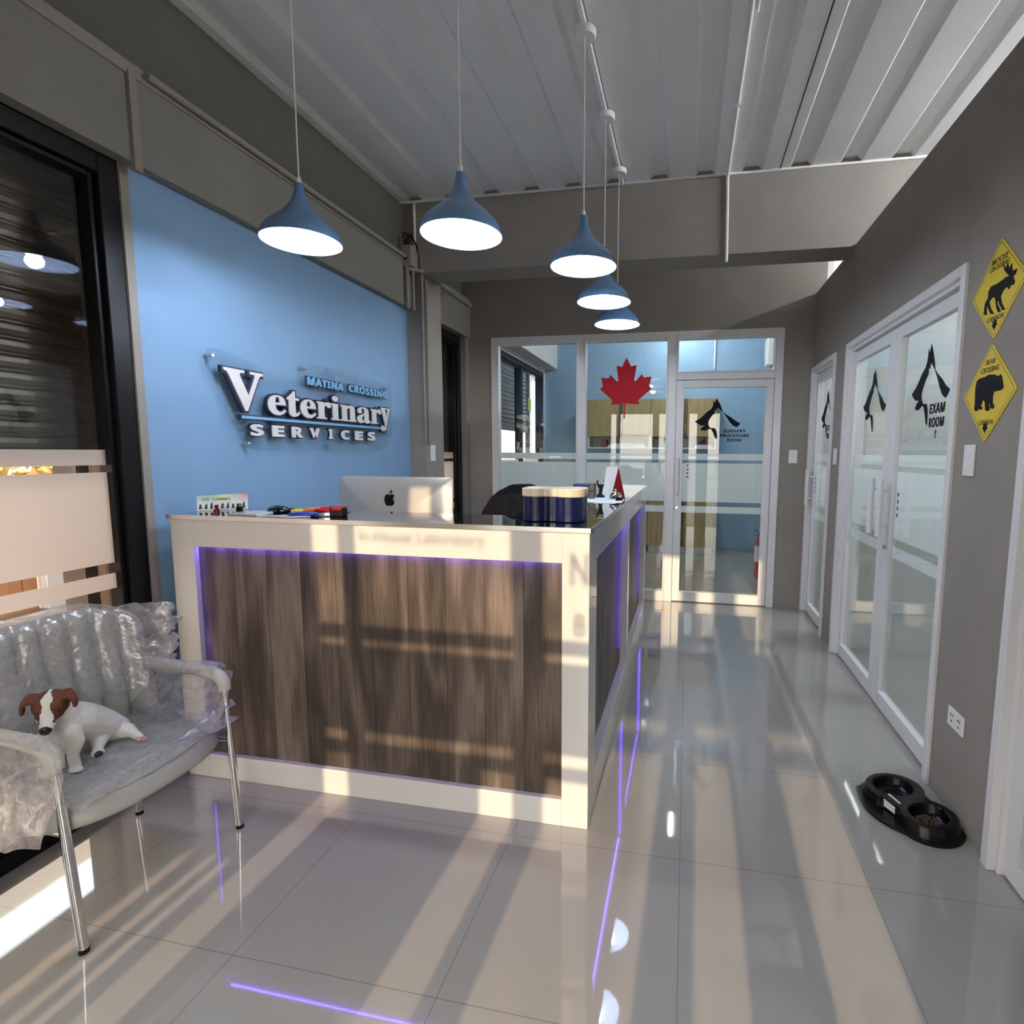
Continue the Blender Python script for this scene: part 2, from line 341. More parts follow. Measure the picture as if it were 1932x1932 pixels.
for z0, z1 in BAND: mb.quad((-1.475, -.28, z0), (.58, -.28, z0), (.58, -.28, z1), (-1.475, -.28, z1))
mb.build('frosted_film', M['film_out'], fw)
mb = text_mb('In-House Laboratory', (-1.27, -.76, 1.715, 1.775), fnB(-.27), 0, .001, .01); mb.v += []
mb.build('window_lettering', M['vinylblack'], fw)
mb = text_mb('N', (-.44, -.375, 1.60, 1.72), fnB(-.27), 0, .001, .02)
t8 = text_mb('8', (-.43, -.385, 1.41, 1.50), fnB(-.27), 0, .001, .02); mb.add(t8.v, t8.f)
mb.build('window_lettering', M['vinylblack'], fw)

# ---- glazing builder
def band_quads(mb, a, b, fn, w):
    for z0, z1 in BAND: mb.quad(fn(a, z0, w), fn(b, z0, w), fn(b, z1, w), fn(a, z1, w))
    return mb
def rect_ring(mb, fn, u0, u1, v0, v1, t, w0, w1, tb=None, tl=None, tr_=None):
    tb = t if tb is None else tb; tl = t if tl is None else tl; tr_ = t if tr_ is None else tr_
    for a, b, c, d in ((u0, u0 + tl, v0, v1), (u1 - tr_, u1, v0, v1), (u0 + tl, u1 - tr_, v1 - t, v1), (u0 + tl, u1 - tr_, v0, v0 + tb)):
        if b - a > 1e-4 and d - c > 1e-4: mb.prism([(a, c), (b, c), (b, d), (a, d)], fn, w0, w1)
    return mb
LOGO = [(910,520),(940,572),(975,490),(1030,590),(1075,690),(1085,740),(1150,790),(1250,850),(1330,915),(1410,955),(1380,995),(1340,1025),(1270,990),(1210,920),(1150,830),(1095,760),(1045,710),(1000,670),(985,680),(975,720),(945,712),(955,760),(900,810),(860,870),(830,930),(830,975),(865,1025),(900,1040),(955,1040),(985,1090),(1000,1160),(1000,1225),(985,1250),(955,1200),(930,1130),(890,1060),(850,1055),(790,1085),(730,1085),(690,1065),(730,1020),(775,995),(700,990),(640,960),(590,915),(680,865),(740,810),(800,745),(880,690),(905,640),(915,580)]
def logo(fn, u0, v0, parent, w):
    k = .000492
    MB().prism([(u0 + (x - 590) * k, v0 - (y - 915) * k) for x, y in LOGO], fn, w, w + .0015).build('dog_and_cat_head_decal', M['vinylblack'], parent)
def push_plate(fn, u, v, parent, w):
    o = MB().prism([(u - .016, v - .075), (u + .016, v - .075), (u + .016, v + .075), (u - .016, v + .075)], fn, w, w + .002).build('push_sticker', M['whiteplastic'], parent)
    for i, c in enumerate('PUSH'):
        text_mb(BOLD(c), (u - .009, u + .009, v + .045 - i * .035, v + .065 - i * .035), fn, w + .0021, w + .0028, .03).build('letter', M['vinylblack'], o)
# back glazing
fB = fnB(YB + .03)
g = structE('window_3', (-.54, YB, 0))
mb = MB()
for u0, u1 in ((-1.888, -1.825), (-1.03, -.965), (-.19, -.115), (.74, .805)): mb.prism([(u0, 0), (u1, 0), (u1, 2.496), (u0, 2.496)], fB, -.03, .045)
for u0, u1 in ((-1.825, -1.03), (-.965, -.19)):
    mb.prism([(u0, 0), (u1, 0), (u1, .09), (u0, .09)], fB, -.028, .04); mb.prism([(u0, 2.435), (u1, 2.435), (u1, 2.496), (u0, 2.496)], fB, -.03, .045)
mb.prism([(-.115, 2.435), (.74, 2.435), (.74, 2.496), (-.115, 2.496)], fB, -.03, .045)
mb.prism([(-.115, 2.065), (.74, 2.065), (.74, 2.125), (-.115, 2.125)], fB, -.03, .045)
mb.build('frame', M['white'], g, bevel=.004)
mb = MB()
for u0, u1, v0 in ((-1.825, -1.03, .09), (-.965, -.19, .09), (-.115, .74, 2.125)): rect_ring(mb, fB, u0, u1, v0, 2.435, .014, -.02, .052)
mb.build('glazing_bead', M['white'], g, bevel=.002)
for u0, u1, v0 in ((-1.825, -1.03, .09), (-.965, -.19, .09), (-.115, .74, 2.125)):
    p = MB().prism([(u0, v0), (u1, v0), (u1, 2.435), (u0, 2.435)], fB, 0, .006).build('pane', M['glass'], g)
    if v0 < 1: band_quads(MB(), u0, u1, fB, -.003).build('frosted_film', M['film'], p)
LEAF = [(1352,288),(1398,380),(1456,368),(1432,525),(1445,530),(1510,460),(1530,495),(1610,485),(1590,575),(1615,605),(1480,720),(1487,768),(1345,755),(1340,910),(1327,910),(1332,755),(1198,768),(1208,720),(1078,605),(1108,580),(1090,488),(1165,495),(1185,460),(1255,530),(1270,525),(1248,368),(1305,382)]
MB().prism([(-.578 + (x - 1350) * .000905, 2.283 - (y - 288) * .0009) for x, y in LEAF], fB, .008, .0095).build('maple_leaf_decal', M['vinylred'], g)['label'] = 'large red maple leaf decal'
# surgery door
d = structE('door_1', (.31, YB, 0))
mb = rect_ring(MB(), fB, -.112, .737, .008, 2.062, .058, -.015, .03, .082)
mb.build('door_leaf', M['white'], d, bevel=.003)
rect_ring(MB(), fB, -.055, .68, .09, 2.004, .010, -.012, .036).build('glazing_bead', M['white'], d)
p = MB().prism([(-.054, .09), (.679, .09), (.679, 2.004), (-.054, 2.004)], fB, .004, .010).build('pane', M['glass'], d)
band_quads(MB(), -.054, .679, fB, .001).build('frosted_film', M['film'], p)
logo(fB, .059, 1.694, d, .011)
for i, (t_, a, b) in enumerate((('SURGERY', .315, .511), ('PROCEDURE', .285, .541), ('ROOM', .350, .474))):
    text_mb(BOLD(t_), (a, b, 1.592 - i * .041, 1.621 - i * .041), fB, .011, .0125, .015).build('door_lettering', M['vinylblack'], d)
push_plate(fB, .005, 1.235, d, .030)
mb = MB().tube([(-.085, YB - .035, 1.03), (-.085, YB - .035, 1.36)], .013).tube([(-.085, YB, 1.08), (-.085, YB - .035, 1.08)], .007).tube([(-.085, YB, 1.31), (-.085, YB - .035, 1.31)], .007)
mb.build('pull_handle', M['white'], d, smooth=True)
MB().lathe([(.012, 0), (.012, .014), (.006, .016)], (-.085, YB - .016, .90), 14, 'Y').build('lock_cylinder', M['chrome'], d, smooth=True)

# doors in the partition
fR = fnR(XR + .03)            # outer face of the leaves lies 30 mm behind the wall face
def casing(name, y0, y1, parent=None):
    mb = MB(); f = fnR(XR); a, b = -y1, -y0
    for t, w0, w1 in ((.040, -.115, .014), (.058, -.115, .006)):
        for (u0, u1, v0, v1) in ((a, a + t, 0, 2.141), (b - t, b, 0, 2.141), (a + t, b - t, 2.141 - t, 2.141)):
            mb.prism([(u0, v0), (u1, v0), (u1, v1), (u0, v1)], f, w0, w1 if t < .05 else -.012)
    return mb.build(name, M['white'], parent, bevel=.003)
def leaf(d, y0, y1, top=2.07, handle=None, plate=None, text=None, lg=None):
    a, b = -y1, -y0
    rect_ring(MB(), fR, a + .002, b - .002, .008, top, .058, -.035, .002, .080, .072, .070).build('door_leaf', M['white'], d, bevel=.003)
    rect_ring(MB(), fR, a + .072, b - .068, .086, top - .056, .008, -.03, .004).build('glazing_bead', M['white'], d)
    p = MB().prism([(a + .072, .09), (b - .068, .09), (b - .068, top - .06), (a + .072, top - .06)], fR, -.018, -.012).build('pane', M['glass'], d)
    band_quads(MB(), a + .074, b - .070, fR, -.021).build('frosted_film', M['film'], p)
    if lg is not None: logo(fR, lg, 1.700, d, -.011)
    if handle is not None:
        h = -handle; X = XR - .025
        MB().tube([(X, h * -1, .96), (X, h * -1, 1.27)], .016, 14).tube([(XR + .03, -h, 1.02), (X, -h, 1.02)], .008).tube([(XR + .03, -h, 1.21), (X, -h, 1.21)], .008).build('pull_handle', M['white'], d, smooth=True)
    if plate is not None: push_plate(fR, -plate, 1.14, d, .003)
d2 = structE('door_2', (XR, 2.84, 0)); casing('door_frame', 2.416, 4.035, d2)
leaf(d2, 2.470, 3.222, handle=3.155, plate=3.04, lg=-3.00)
for i, t_ in enumerate(('EXAM', 'ROOM')): text_mb(BOLD(t_), (-2.78, -2.63, 1.588 - i * .062, 1.632 - i * .062), fR, -.011, -.0095, .012).build('door_lettering', M['vinylblack'], d2)
MB().prism([(-2.708, 1.475), (-2.702, 1.475), (-2.702, 1.50), (-2.694, 1.50), (-2.705, 1.515), (-2.716, 1.50), (-2.708, 1.50)], fR, -.011, -.0095).build('arrow_decal', M['vinylblack'], d2)
MB().lathe([(.012, 0), (.012, .012), (.006, .014)], (XR + .016, 3.17, .90), 14, 'X').build('lock_cylinder', M['chrome'], d2, smooth=True)
d3 = structE('door_3', (XR, 3.6, 0)); leaf(d3, 3.228, 3.985, handle=3.295, lg=-3.76)
d4 = structE('door_4', (XR, 4.7, 0)); casing('door_frame', 4.315, 5.095, d4)
leaf(d4, 4.368, 5.045, handle=4.98, plate=4.90, lg=-4.86)
for i, t_ in enumerate(('EXAM', 'ROOM')): text_mb(BOLD(t_), (-4.64, -4.49, 1.588 - i * .062, 1.632 - i * .062), fR, -.011, -.0095, .012).build('door_lettering', M['vinylblack'], d4)
d5 = structE('door_5', (XR, 1.5, 0)); casing('door_frame', 1.02, 1.969, d5); leaf(d5, 1.075, 1.914)

# street windows with black frames on the blue side
def side_window(name, y0, y1, top, mull=(), xg=-2.235):
    wdw = structE(name, (xg, (y0 + y1) / 2, 0))
    f = lambda u, v, w_: (xg + w_, u, v)
    mb = rect_ring(MB(), f, y0, y1, 0, top, .075, -.05, .06, .055)
    rect_ring(mb, f, y0 + .075, y1 - .075, .055, top - .075, .02, -.03, .035)
    for m_ in mull: mb.box(xg - .045, xg + .05, m_ - .04, m_ + .04, .05, top - .05)
    mb.build('frame', M['black'], wdw, bevel=.004)
    p = MB().box(xg - .003, xg + .003, y0 + .09, y1 - .09, .07, top - .09).build('pane', M['glass'], wdw)
    mb = MB()
    for z0, z1 in BAND: mb.quad((xg + .006, y0 + .09, z0), (xg + .006, y1 - .09, z0), (xg + .006, y1 - .09, z1), (xg + .006, y0 + .09, z1))
    mb.build('frosted_film', M['film_side'], p); return wdw
side_window('window_1', -.24, 1.822, 2.5)
side_window('window_2', 4.31, 5.03, 2.5)
sw = side_window('window_5', 6.1, 8.1, 2.6, (7.05,))
MB().box(-2.226, -2.224, 7.45, 7.60, 1.98, 2.16).build('notice_sticker', pm('green_yellow_sticker', (.45, .62, .06), .5), sw)
def shutter(x, y0, y1, z0, z1, mat, label):
    t = thing('roller_shutter', label, 'roller shutter', (x, (y0 + y1) / 2, z0))
    prof = []; z = z0
    while z < z1:
        prof += [(0, z), (.010, z + .006), (.014, z + .024), (.010, z + .041), (0, z + .046), (.006, z + .050), (0, z + .054)]; z += .058
    n = len(prof); mb = MB(); vs = []
    for yy in (y0, y1): vs += [(x + a, yy, b) for a, b in prof] + [(x - .01, yy, b) for a, b in prof]
    fs = [(i, i + 1, 2 * n + i + 1, 2 * n + i) for i in range(n - 1)] + [(n + i + 1, n + i, 3 * n + i, 3 * n + i + 1) for i in range(n - 1)]
    mb.add(vs, fs).box(x - .02, x + .02, y0, y1, z0 - .05, z0).build('slat_curtain', mat, t, recalc=True)
    MB().box(x - .03, x + .035, y1 - .005, y1 + .12, -.1, z1).build('guide_rail', mat, t, bevel=.004)
    MB().box(x + .036, x + .044, y1 + .015, y1 + .03, -.1, z1).build('guide_bead', M['steel'], t)
    MB().box(x - .03, x + .035, y0 - .07, y0 + .01, -.1, z1).build('guide_rail', mat, t, bevel=.004)
    return t
shutter(-2.42, -.2, 1.83, 1.40, 2.7, M['shutter'], 'brown slatted roller shutter outside the big window by the armchair')
shutter(-2.42, 4.4, 4.99, 1.42, 2.7, M['shutter'], 'brown slatted roller shutter outside the narrow window behind the column')
shutter(-2.42, 6.1, 8.05, 1.75, 2.8, M['shutter2'], 'grey slatted roller shutter half lowered outside the surgery room window')
struct('wall_outside_pier', MB().box(-2.60, -2.48, 1.80, 4.35, -.1, 3.4).box(-2.6, -2.3, 5.07, 6.05, -.1, 3.4), pm('brown_outside_paint', (.16, .115, .09), .7))
# outdoors
struct('wall_outside_sky_blocker', MB().box(-5.75, -2.6, -8, 12, 3.0, 3.15), pm('sky_blocker_paint', (.35, .31, .28), .8))  # unseen slab added to hold back sky light from the side windows
struct('pavement', MB().box(-40, -2.28, -30, 30, -.2, -.10).box(-2.28, 12, -30, -.35, -.2, -.05), pm('pale_concrete', (.26, .215, .195), .8, bump=(6, .2)))
struct('kerb', MB().box(-4.3, -4.15, -30, 30, -.1, -.02), pm('kerb_concrete', (.5, .42, .38), .8))
fence = thing('boundary_fence', 'orange board fence across the pavement outside the street window', 'fence', (-6.0, 2, -.1))
mb = MB()
for i in range(72): mb.box(-6.02, -5.98 + .01 * (i % 2), -4 + i * .11, -3.895 + i * .11, -.1, .78)
mb.build('boards', pm('orange_boards', (.62, .30, .14), .7), fence)
MB().box(-6.05, -5.95, -4, 3.92, .78, .86).build('top_rail', pm('white_rail', (.8, .78, .76), .6), fence)
MB().box(-6.06, -5.9, 3.95, 9, -.1, .8).build('white_wall_part', pm('white_low_wall', (.75, .73, .72), .7), fence)
bld = thing('neighbour_building', 'pale building with dark windows seen through the surgery room window', 'building', (-8, 14, -.1))
MB().box(-9.5, -7.2, 8.5, 22, -.1, 5).build('outer_wall', pm('cream_outer_wall', (.85, .72, .58), .8), bld)
for i in range(4): MB().box(-7.22, -7.18, 9.5 + i * 2.4, 10.6 + i * 2.4, .9, 2.3).build('window', pm('dark_pane', (.05, .05, .06), .1), bld)
MB().box(-7.19, -7.15, 9.0, 22, .1, .8).build('red_band', pm('red_wall_band', (.5, .12, .09), .7), bld)
row = thing('street_building', 'long cream building across the street beyond the orange fence', 'building', (-12, 0, -.1))
MB().box(-14, -11.2, -16, 8, -.1, 6.5).build('outer_wall', pm('cream_street_wall', (.62, .52, .43), .85), row)
for i in range(6): MB().box(-11.21, -11.17, -14 + i * 3.6, -12.4 + i * 3.6, 1.0, 2.4).build('window', pm('street_pane', (.05, .06, .07), .1), row)
MB().box(-11.3, -10.9, -16, 8, 3.0, 3.25).build('ledge', pm('street_ledge', (.6, .55, .5), .8), row)
def leafy(name, c, r, nleaf, mats, label, cat):
    t = thing(name, label, cat, (c[0], c[1], -.1))
    mb = MB()
    for i in range(nleaf):
        a = random.uniform(0, 2 * math.pi); b = random.uniform(-1, 1); rr = random.uniform(.5, 1)
        p = Vector((c[0] + r[0] * rr * math.cos(a) * math.sqrt(1 - b * b), c[1] + r[1] * rr * math.sin(a) * math.sqrt(1 - b * b), c[2] + r[2] * rr * b))
        u = Vector([random.uniform(-1, 1) for _ in range(3)]).normalized(); v = u.orthogonal().normalized(); s_ = random.uniform(.05, .1)
        mb.quad(p - u * s_, p - v * s_ * .5, p + u * s_, p + v * s_ * .5)
    mb.build('foliage', mats, t, recalc=False)
    MB().tube([(c[0], c[1], -.1), (c[0] + .05, c[1], c[2])], [.08, .04], 8).build('stem', pm('bark', (.1, .07, .05), .9), t)
GL = pm('yellow_green_leaves', (.32, .34, .06), .6)
leafy('garden_shrub', (-8.2, 3.2, 1.1), (.7, 1.0, .9), 900, GL, 'yellow-green shrub beyond the fence, nearer the entrance', 'shrub')
leafy('garden_shrub', (-8.6, 5.4, 1.0), (.8, 1.1, .9), 900, pm('autumn_leaves', (.45, .28, .06), .6), 'orange-tinted shrub beyond the fence, beside the yellow-green one', 'shrub')

# ================================================================== RECEPTION DESK
DX0, DX1, DY, HC, YE = -2.092, -.329, 1.851, 1.137, 4.506
D = thing('reception_desk', 'L-shaped white reception desk with brown wood panels and black glass top', 'reception desk', (-1.2, 2.4, 0))
PX0, PX1, PZ0, PZ1 = -1.984, -.4295, .1056, 1.007
mb = MB(); zt = HC - .012
mb.box(PX0, PX1, DY, DY + .012, PZ1, zt)
for u0, u1, v0, v1 in ((DX0, PX0, 0, zt), (PX1, DX1, 0, zt), (PX0, PX1, 0, PZ0)): mb.box(u0, u1, DY, DY + .035, v0, v1)
mb.box(PX0, PX1, DY + .03, DY + .06, PZ0 - .02, zt)
S1, S2, S3, S4 = 2.013, 3.155, 3.215, 4.44          # openings of the side panels
for a, b, v0, v1 in ((DY + .035, S1, 0, zt), (S2, S3, 0, zt), (S4, YE, 0, zt), (S1, S2, 1.0, zt), (S3, S4, 1.0, zt), (S1, S2, 0, .14), (S3, S4, 0, .14)): mb.box(DX1 - .05, DX1, a, b, v0, v1)
mb.box(DX0, DX1 - .05, DY + .06, DY + .08, 0, zt).box(DX1 - .08, DX1 - .05, DY + .08, YE, 0, zt)
mb.box(DX0, DX0 + .02, DY + .08, DY + .30, 0, zt).box(DX0 + .02, -.70, 2.15, 2.17, .76, zt).box(-.72, -.70, 2.17, YE, .0, zt).box(-.70, DX1 - .08, YE - .02, YE, 0, zt)
mb.build('body', M['laminate'], D, bevel=.0025)
MB().box(PX0, PX1, DY + .022, DY + .03, PZ0, PZ1 + .02).build('front_panel', M['wood'], D)['label'] = 'brown wood-grain front panel lit blue along its top'
MB().box(DX1 - .048, DX1 - .042, S1, S2, .14, 1.0).build('side_panel', M['wood_side'], D)
MB().box(DX1 - .048, DX1 - .042, S3, S4, .14, 1.0).build('side_panel', M['wood_side'], D)
mb = MB().box(DX0 - .004, DX1 + .006, DY - .006, 2.165, zt, HC).box(-.715, DX1 + .006, 2.165, YE, zt, HC)
mb.build('glass_top', M['topglass'], D, bevel=.002)
mb = MB().box(DX0 - .004, DX1 + .010, DY - .012, DY - .006, zt - .004, HC + .001).box(DX1 + .006, DX1 + .010, DY - .012, YE, zt - .004, HC + .001)
mb.build('top_edge_strip', M['edge'], D)
MB().box(DX0 + .02, -.72, 2.17, 2.72, .71, .74).build('inner_worktop', M['laminate'], D)
# led strips in the recesses
def leds(x0, x1, y0, y1, z0, z1, n):
    mb = MB()
    for i in range(n):
        t_ = (i + .5) / n; c = Vector((x0 + (x1 - x0) * t_, y0 + (y1 - y0) * t_, z0 + (z1 - z0) * t_)); h = .0028
        mb.box(c.x - h, c.x + h, c.y - h, c.y + h, c.z - h, c.z + h)
    return mb
mb = leds(PX0 + .01, PX1 - .01, DY + .0165, DY + .0165, PZ1 + .010, PZ1 + .010, 90)
mb.build('led_strip', emit('led_front', (.20, .12, 1.0), 14), D)
mb = leds(DX1 - .03, DX1 - .03, S1 + .01, S2 - .01, .996, .996, 64)
m2 = leds(DX1 - .03, DX1 - .03, S3 + .01, S4 - .01, .996, .996, 66); m2.build('led_strip', emit('led_side_far', (.20, .12, 1.0), 4), D)
mb.build('led_strip', emit('led_side', (.20, .12, 1.0), 9), D)
def strip_light(loc, sx, sy, rot, e, col=(.13, .05, 1.0)):
    l = bpy.data.lights.new('led_glow', 'AREA'); l.shape = 'RECTANGLE'; l.size = sx; l.size_y = sy; l.energy = e; l.color = col
    o = bpy.data.objects.new('led_glow', l); COL.objects.link(o); o.parent = D; o.location = Vector(loc) - Vector(ORG[D.name]); o.rotation_euler = rot
strip_light(((PX0 + PX1) / 2, DY + .0165, PZ1 + .006), PX1 - PX0 - .02, .008, (0, 0, 0), .5)
strip_light((PX0 + .003, DY + .012, (PZ0 + PZ1) / 2), .85, .012, (0, math.radians(-90), 0), .035)
strip_light((DX1 - .025, (S1 + S2) / 2, .996), .02, S2 - S1 - .04, (0, math.radians(15), 0), .05)
strip_light((DX1 - .025, (S3 + S4) / 2, .996), .02, S4 - S3 - .04, (0, math.radians(15), 0), .05)
strip_light((DX1 - .025, S2 - .006, .6), .02, .75, (math.radians(-90), 0, 0), .08)
strip_light((DX1 - .025, S4 - .006, .6), .02, .75, (math.radians(-90), 0, 0), .08)

# ================================================================== PENDANT LAMPS
LAMPS = [((-1.552, 2.03, 2.238), 'blue pendant lamp nearest the blue wall, over the desk front', 0), ((-.861, 2.02, 2.215), 'blue pendant lamp second from the blue wall, over the desk front', 0),
         ((-.493, 2.549, 2.25), 'blue pendant lamp first in the row along the ceiling conduit', 1), ((-.490, 3.153, 2.252), 'blue pendant lamp in the middle of the row under the conduit', 1), ((-.490, 3.744, 2.262), 'blue pendant lamp at the far end of the row, by the cross beam', 1)]
outer = [(.0175, .222), (.0185, .205), (.022, .185), (.030, .162), (.042, .140), (.060, .117), (.084, .094), (.110, .072), (.133, .050), (.147, .028), (.1525, .008), (.1525, .0)]
inner = [(.1495, .0), (.1495, .008), (.144, .027), (.130, .047), (.107, .069), (.081, .090), (.055, .108), (.03, .118), (.002, .120)]
for i, (c, lab, con) in enumerate(LAMPS):
    t = thing('pendant_lamp', lab, 'pendant lamp', (c[0], c[1], c[2]), 'pendant lamps over the reception desk')
    if i == 0:
        m1 = MB().open_lathe(outer, c, 48).build('shade', M['lampblue'], t, smooth='all', recalc=False); me_s = m1.data
        m2 = MB().open_lathe([(.1525, 0)] + inner, c, 48).build('shade_lining', M['lampin'], t, smooth='all', recalc=False)
        m3 = MB().ball((c[0], c[1], c[2] + .052), (.030, .030, .034)).build('bulb', M['bulb'], t, smooth='all')
        m4 = MB().lathe([(.018, .075), (.018, .12)], c, 16).build('socket', M['whiteplastic'], t, smooth=True)
        m5 = MB().lathe([(.0105, .222), (.0075, .245), (.004, .250)], c, 12).build('cord_grip', M['whiteplastic'], t, smooth=True)
    else:
        for q in (m1, m2, m3, m4, m5):
            k = q.copy(); COL.objects.link(k); k.parent = t; ORG[k.name] = tuple(c)
    MB().tube([(c[0], c[1], c[2] + .245), (c[0], c[1], ZC - .01)], .0028, 8).build('cord', M['whiteplastic'], t, smooth=True)
    top = ZC - (.028 if con else 0)
    MB().lathe([(.045, top - .028), (.05, top - .02), (.05, top), (.045, top + .001)], (c[0], c[1], 0), 32).build('ceiling_rose', M['ceil'], t, smooth=True)
    l = bpy.data.lights.new('lamp_light', 'POINT'); l.energy = 4.2; l.color = (.80, .88, 1.0); l.shadow_soft_size = .03
    o = bpy.data.objects.new('lamp_light', l); COL.objects.link(o); o.parent = t; o.location = (0, 0, .006)
# conduits
def onething(name, mb, mat, label, cat, group=None, **k):
    o = mb.build(name, mat, None, **k); reorigin(o); return tag(o, label, cat, group)
onething('ceiling_conduit', MB().box(-.505, -.481, .2, 3.96, ZC - .028, ZC - .001), M['ceil'], 'white flat conduit on the ceiling above the row of pendant lamps', 'conduit', bevel=.004)
mb = MB().tube([(.215, -.2, ZC - .013), (.215, 3.962, ZC - .013)], .010).tube([(.24, .5, ZC - .010), (.24, 2.6, ZC - .010)], .007).tube([(.215, 3.965, ZC - .012), (.225, 3.965, 2.70)], .011)
for yy in (1.2, 2.2, 3.2): mb.box(.198, .232, yy, yy + .02, ZC - .027, ZC)
onething('ceiling_conduit', mb, M['ceil'], 'thin white pipe along the ceiling that turns down over the cross beam', 'conduit', smooth=True)
onething('ceiling_cable', MB().tube([(.535, -.2, ZC - .006), (.545, 2.5, ZC - .009), (.548, 3.96, ZC - .006)], .0035, 6), M['black'], 'thin black cable strung along the ribbed ceiling', 'cable')
mb = MB().tube([(-2.095, 1.9, 2.842), (-2.095, 3.89, 2.842)], .014)
onething('wall_conduit', mb, M['wall'], 'taupe pipe along the top of the long beam above the blue wall', 'conduit', smooth=True)
mb = MB().tube([(-2.095, 3.885, 2.80), (-2.095, 3.885, 2.47)], .012).tube([(-2.070, 3.93, 2.80), (-2.070, 3.93, 2.47)], .010)
onething('wall_conduit', mb, M['wall'], 'pair of short taupe pipes under the junction box', 'conduit', smooth=True)
mb = MB().tube([(-2.075, 3.985, 3.26), (-2.075, 3.985, 2.90)], .012)
onething('wall_conduit', mb, M['ceil'], 'whitish vertical pipe on the column above the junction box', 'conduit', smooth=True)
mb = MB().tube([(-2.03, 3.985, 2.90), (-2.03, 3.985, 1.46)], .011).tube([(-2.012, 4.02, 2.72), (-2.012, 4.02, 1.455)], .009)
onething('wall_conduit', mb, M['wall_dark'], 'taupe pipes running down the column edge to the switch box', 'conduit', smooth=True)
mb = MB().tube([(-2.09, 3.90, 2.765), (-2.01, 3.975, 2.765), (-2.012, 4.0, 2.765), (-2.012, 4.55, 2.765)], .013).tube([(-2.088, 4.3, 2.80), (-2.088, 5.09, 2.80)], .018)
onething('wall_conduit', mb, M['wall'], 'taupe pipe running from the junction box over the narrow window', 'conduit', smooth=True)
jb = thing('junction_box', 'taupe metal junction box with loose black wires on the column', 'junction box', (-2.08, 3.93, 2.77))
MB().box(-2.125, -2.045, 3.86, 3.965, 2.775, 2.925).build('box_body', M['wall'], jb, bevel=.005)
MB().lathe([(.012, 0), (.012, .006)], (-2.09, 3.854, 2.83), 12, 'Y').build('knockout', M['rubber'], jb)
for k in range(5):
    r_ = random.uniform(-.02, .02)
    MB().tube([(-2.10 + r_, 3.92, 2.92), (-2.12 + r_, 3.93, 2.99 + r_), (-2.14 + .02 * k, 3.90, 3.03 - .01 * k), (-2.08 + .012 * k, 3.93, 3.02 - .02 * k), (-2.05 + .004 * k, 3.94, 2.96 - .02 * k)], .0032, 6).build('wire', M['rubber'], jb, smooth=True)
def switch(fn, u, v, w_, h, n, label, name='light_switch', cat='light switch'):
    p = fn(u, v, 0); t = thing(name, label, cat, (p[0], p[1], p[2] - h / 2))
    MB().prism([(u - w_ / 2, v - h / 2), (u + w_ / 2, v - h / 2), (u + w_ / 2, v + h / 2), (u - w_ / 2, v + h / 2)], fn, 0, .009).build('cover_plate', M['whiteplastic'], t, bevel=.003)
    for i in range(n):
        c = v + (i - (n - 1) / 2) * h / (n + .4)
        MB().prism([(u - w_ * .26, c - h * .09), (u + w_ * .26, c - h * .09), (u + w_ * .26, c + h * .09), (u - w_ * .26, c + h * .09)], fn, .009, .012).build('rocker', M['whiteplastic'], t, bevel=.001)
    return t
switch(fnR(XR), -2.288, 1.381, .075, .118, 2, 'white two-rocker switch below the bear sign')
switch(fnR(XR), -4.19, 1.385, .075, .118, 2, 'white switch between the two exam room doors')
switch(fnB(YB), .921, 1.379, .075, .118, 1, 'white switch beside the surgery procedure room door')
switch(lambda u, v, w_: (-2.03 + w_, u, v), 4.10, 1.39, .075, .13, 3, 'white switch box on the column beside the blue wall')
t = thing('power_outlet', 'white two-gang power outlet low on the door wall by the bowl', 'power outlet', (XR, 2.222, .34))
MB().box(XR - .008, XR, 2.165, 2.285, .345, .42).build('cover_plate', M['whiteplastic'], t, bevel=.003)
for yy in (2.195, 2.25):
    q = MB()
    for dy, dz in ((-.007, .012), (.007, .012), (0, -.012)): q.box(XR - .0095, XR - .0075, yy + dy - .002, yy + dy + .002, .382 + dz - .004, .382 + dz + .004)
    q.build('socket_slots', M['rubber'], t)

# ================================================================== LOGO SIGN ON THE BLUE WALL
sg = thing('clinic_sign', 'clear acrylic sign with raised veterinary clinic lettering on blue wall', 'sign', (-2.13, 2.9, 1.40))
ACR = [(2.14,1.86),(2.20,1.868),(2.437,1.822),(2.50,1.80),(2.547,1.79),(2.60,1.812),(2.65,1.79),(2.705,1.79),(2.705,1.85),(2.722,1.885),(2.762,1.897),(3.132,1.905),(3.66,1.875),(3.68,1.85),(3.68,1.56),(3.65,1.50),(3.58,1.43),(3.513,1.406),(3.3,1.40),(2.951,1.403),(2.6,1.405),(2.38,1.40),(2.31,1.42),(2.29,1.455),(2.271,1.494),(2.225,1.56),(2.20,1.62),(2.185,1.68),(2.15,1.73),(2.115,1.78),(2.118,1.83)]
acr = glassmat('sign_acrylic', (.965, .985, .99), .05)
MB().prism(ACR, fnL(-2.14), 0, .005).build('acrylic_panel', acr, sg, bevel=.001)
navy = pm('navy_sign_letter', (.008, .014, .045), .3); cream = pm('cream_sign_face', (.78, .74, .72), .45); sky = pm('sky_blue_sign_face', (.22, .48, .75), .4)
fs = fnL(-2.135)
def halo(body, box, off1, off2, face, space=1.0, w=.018, shrink=.008):
    b = (box[0] - shrink, box[1] + shrink, box[2] - shrink, box[3] + shrink)
    text_mb(body, b, fs, 0, w, off2, space=space).build('letter_backing', navy, sg)
    text_mb(body, box, fs, w, w + .006, off1, space=space).build('letter_face', face, sg)
halo(SERIF('V'), (2.188, 2.425, 1.592, 1.785), .012, .055, cream)
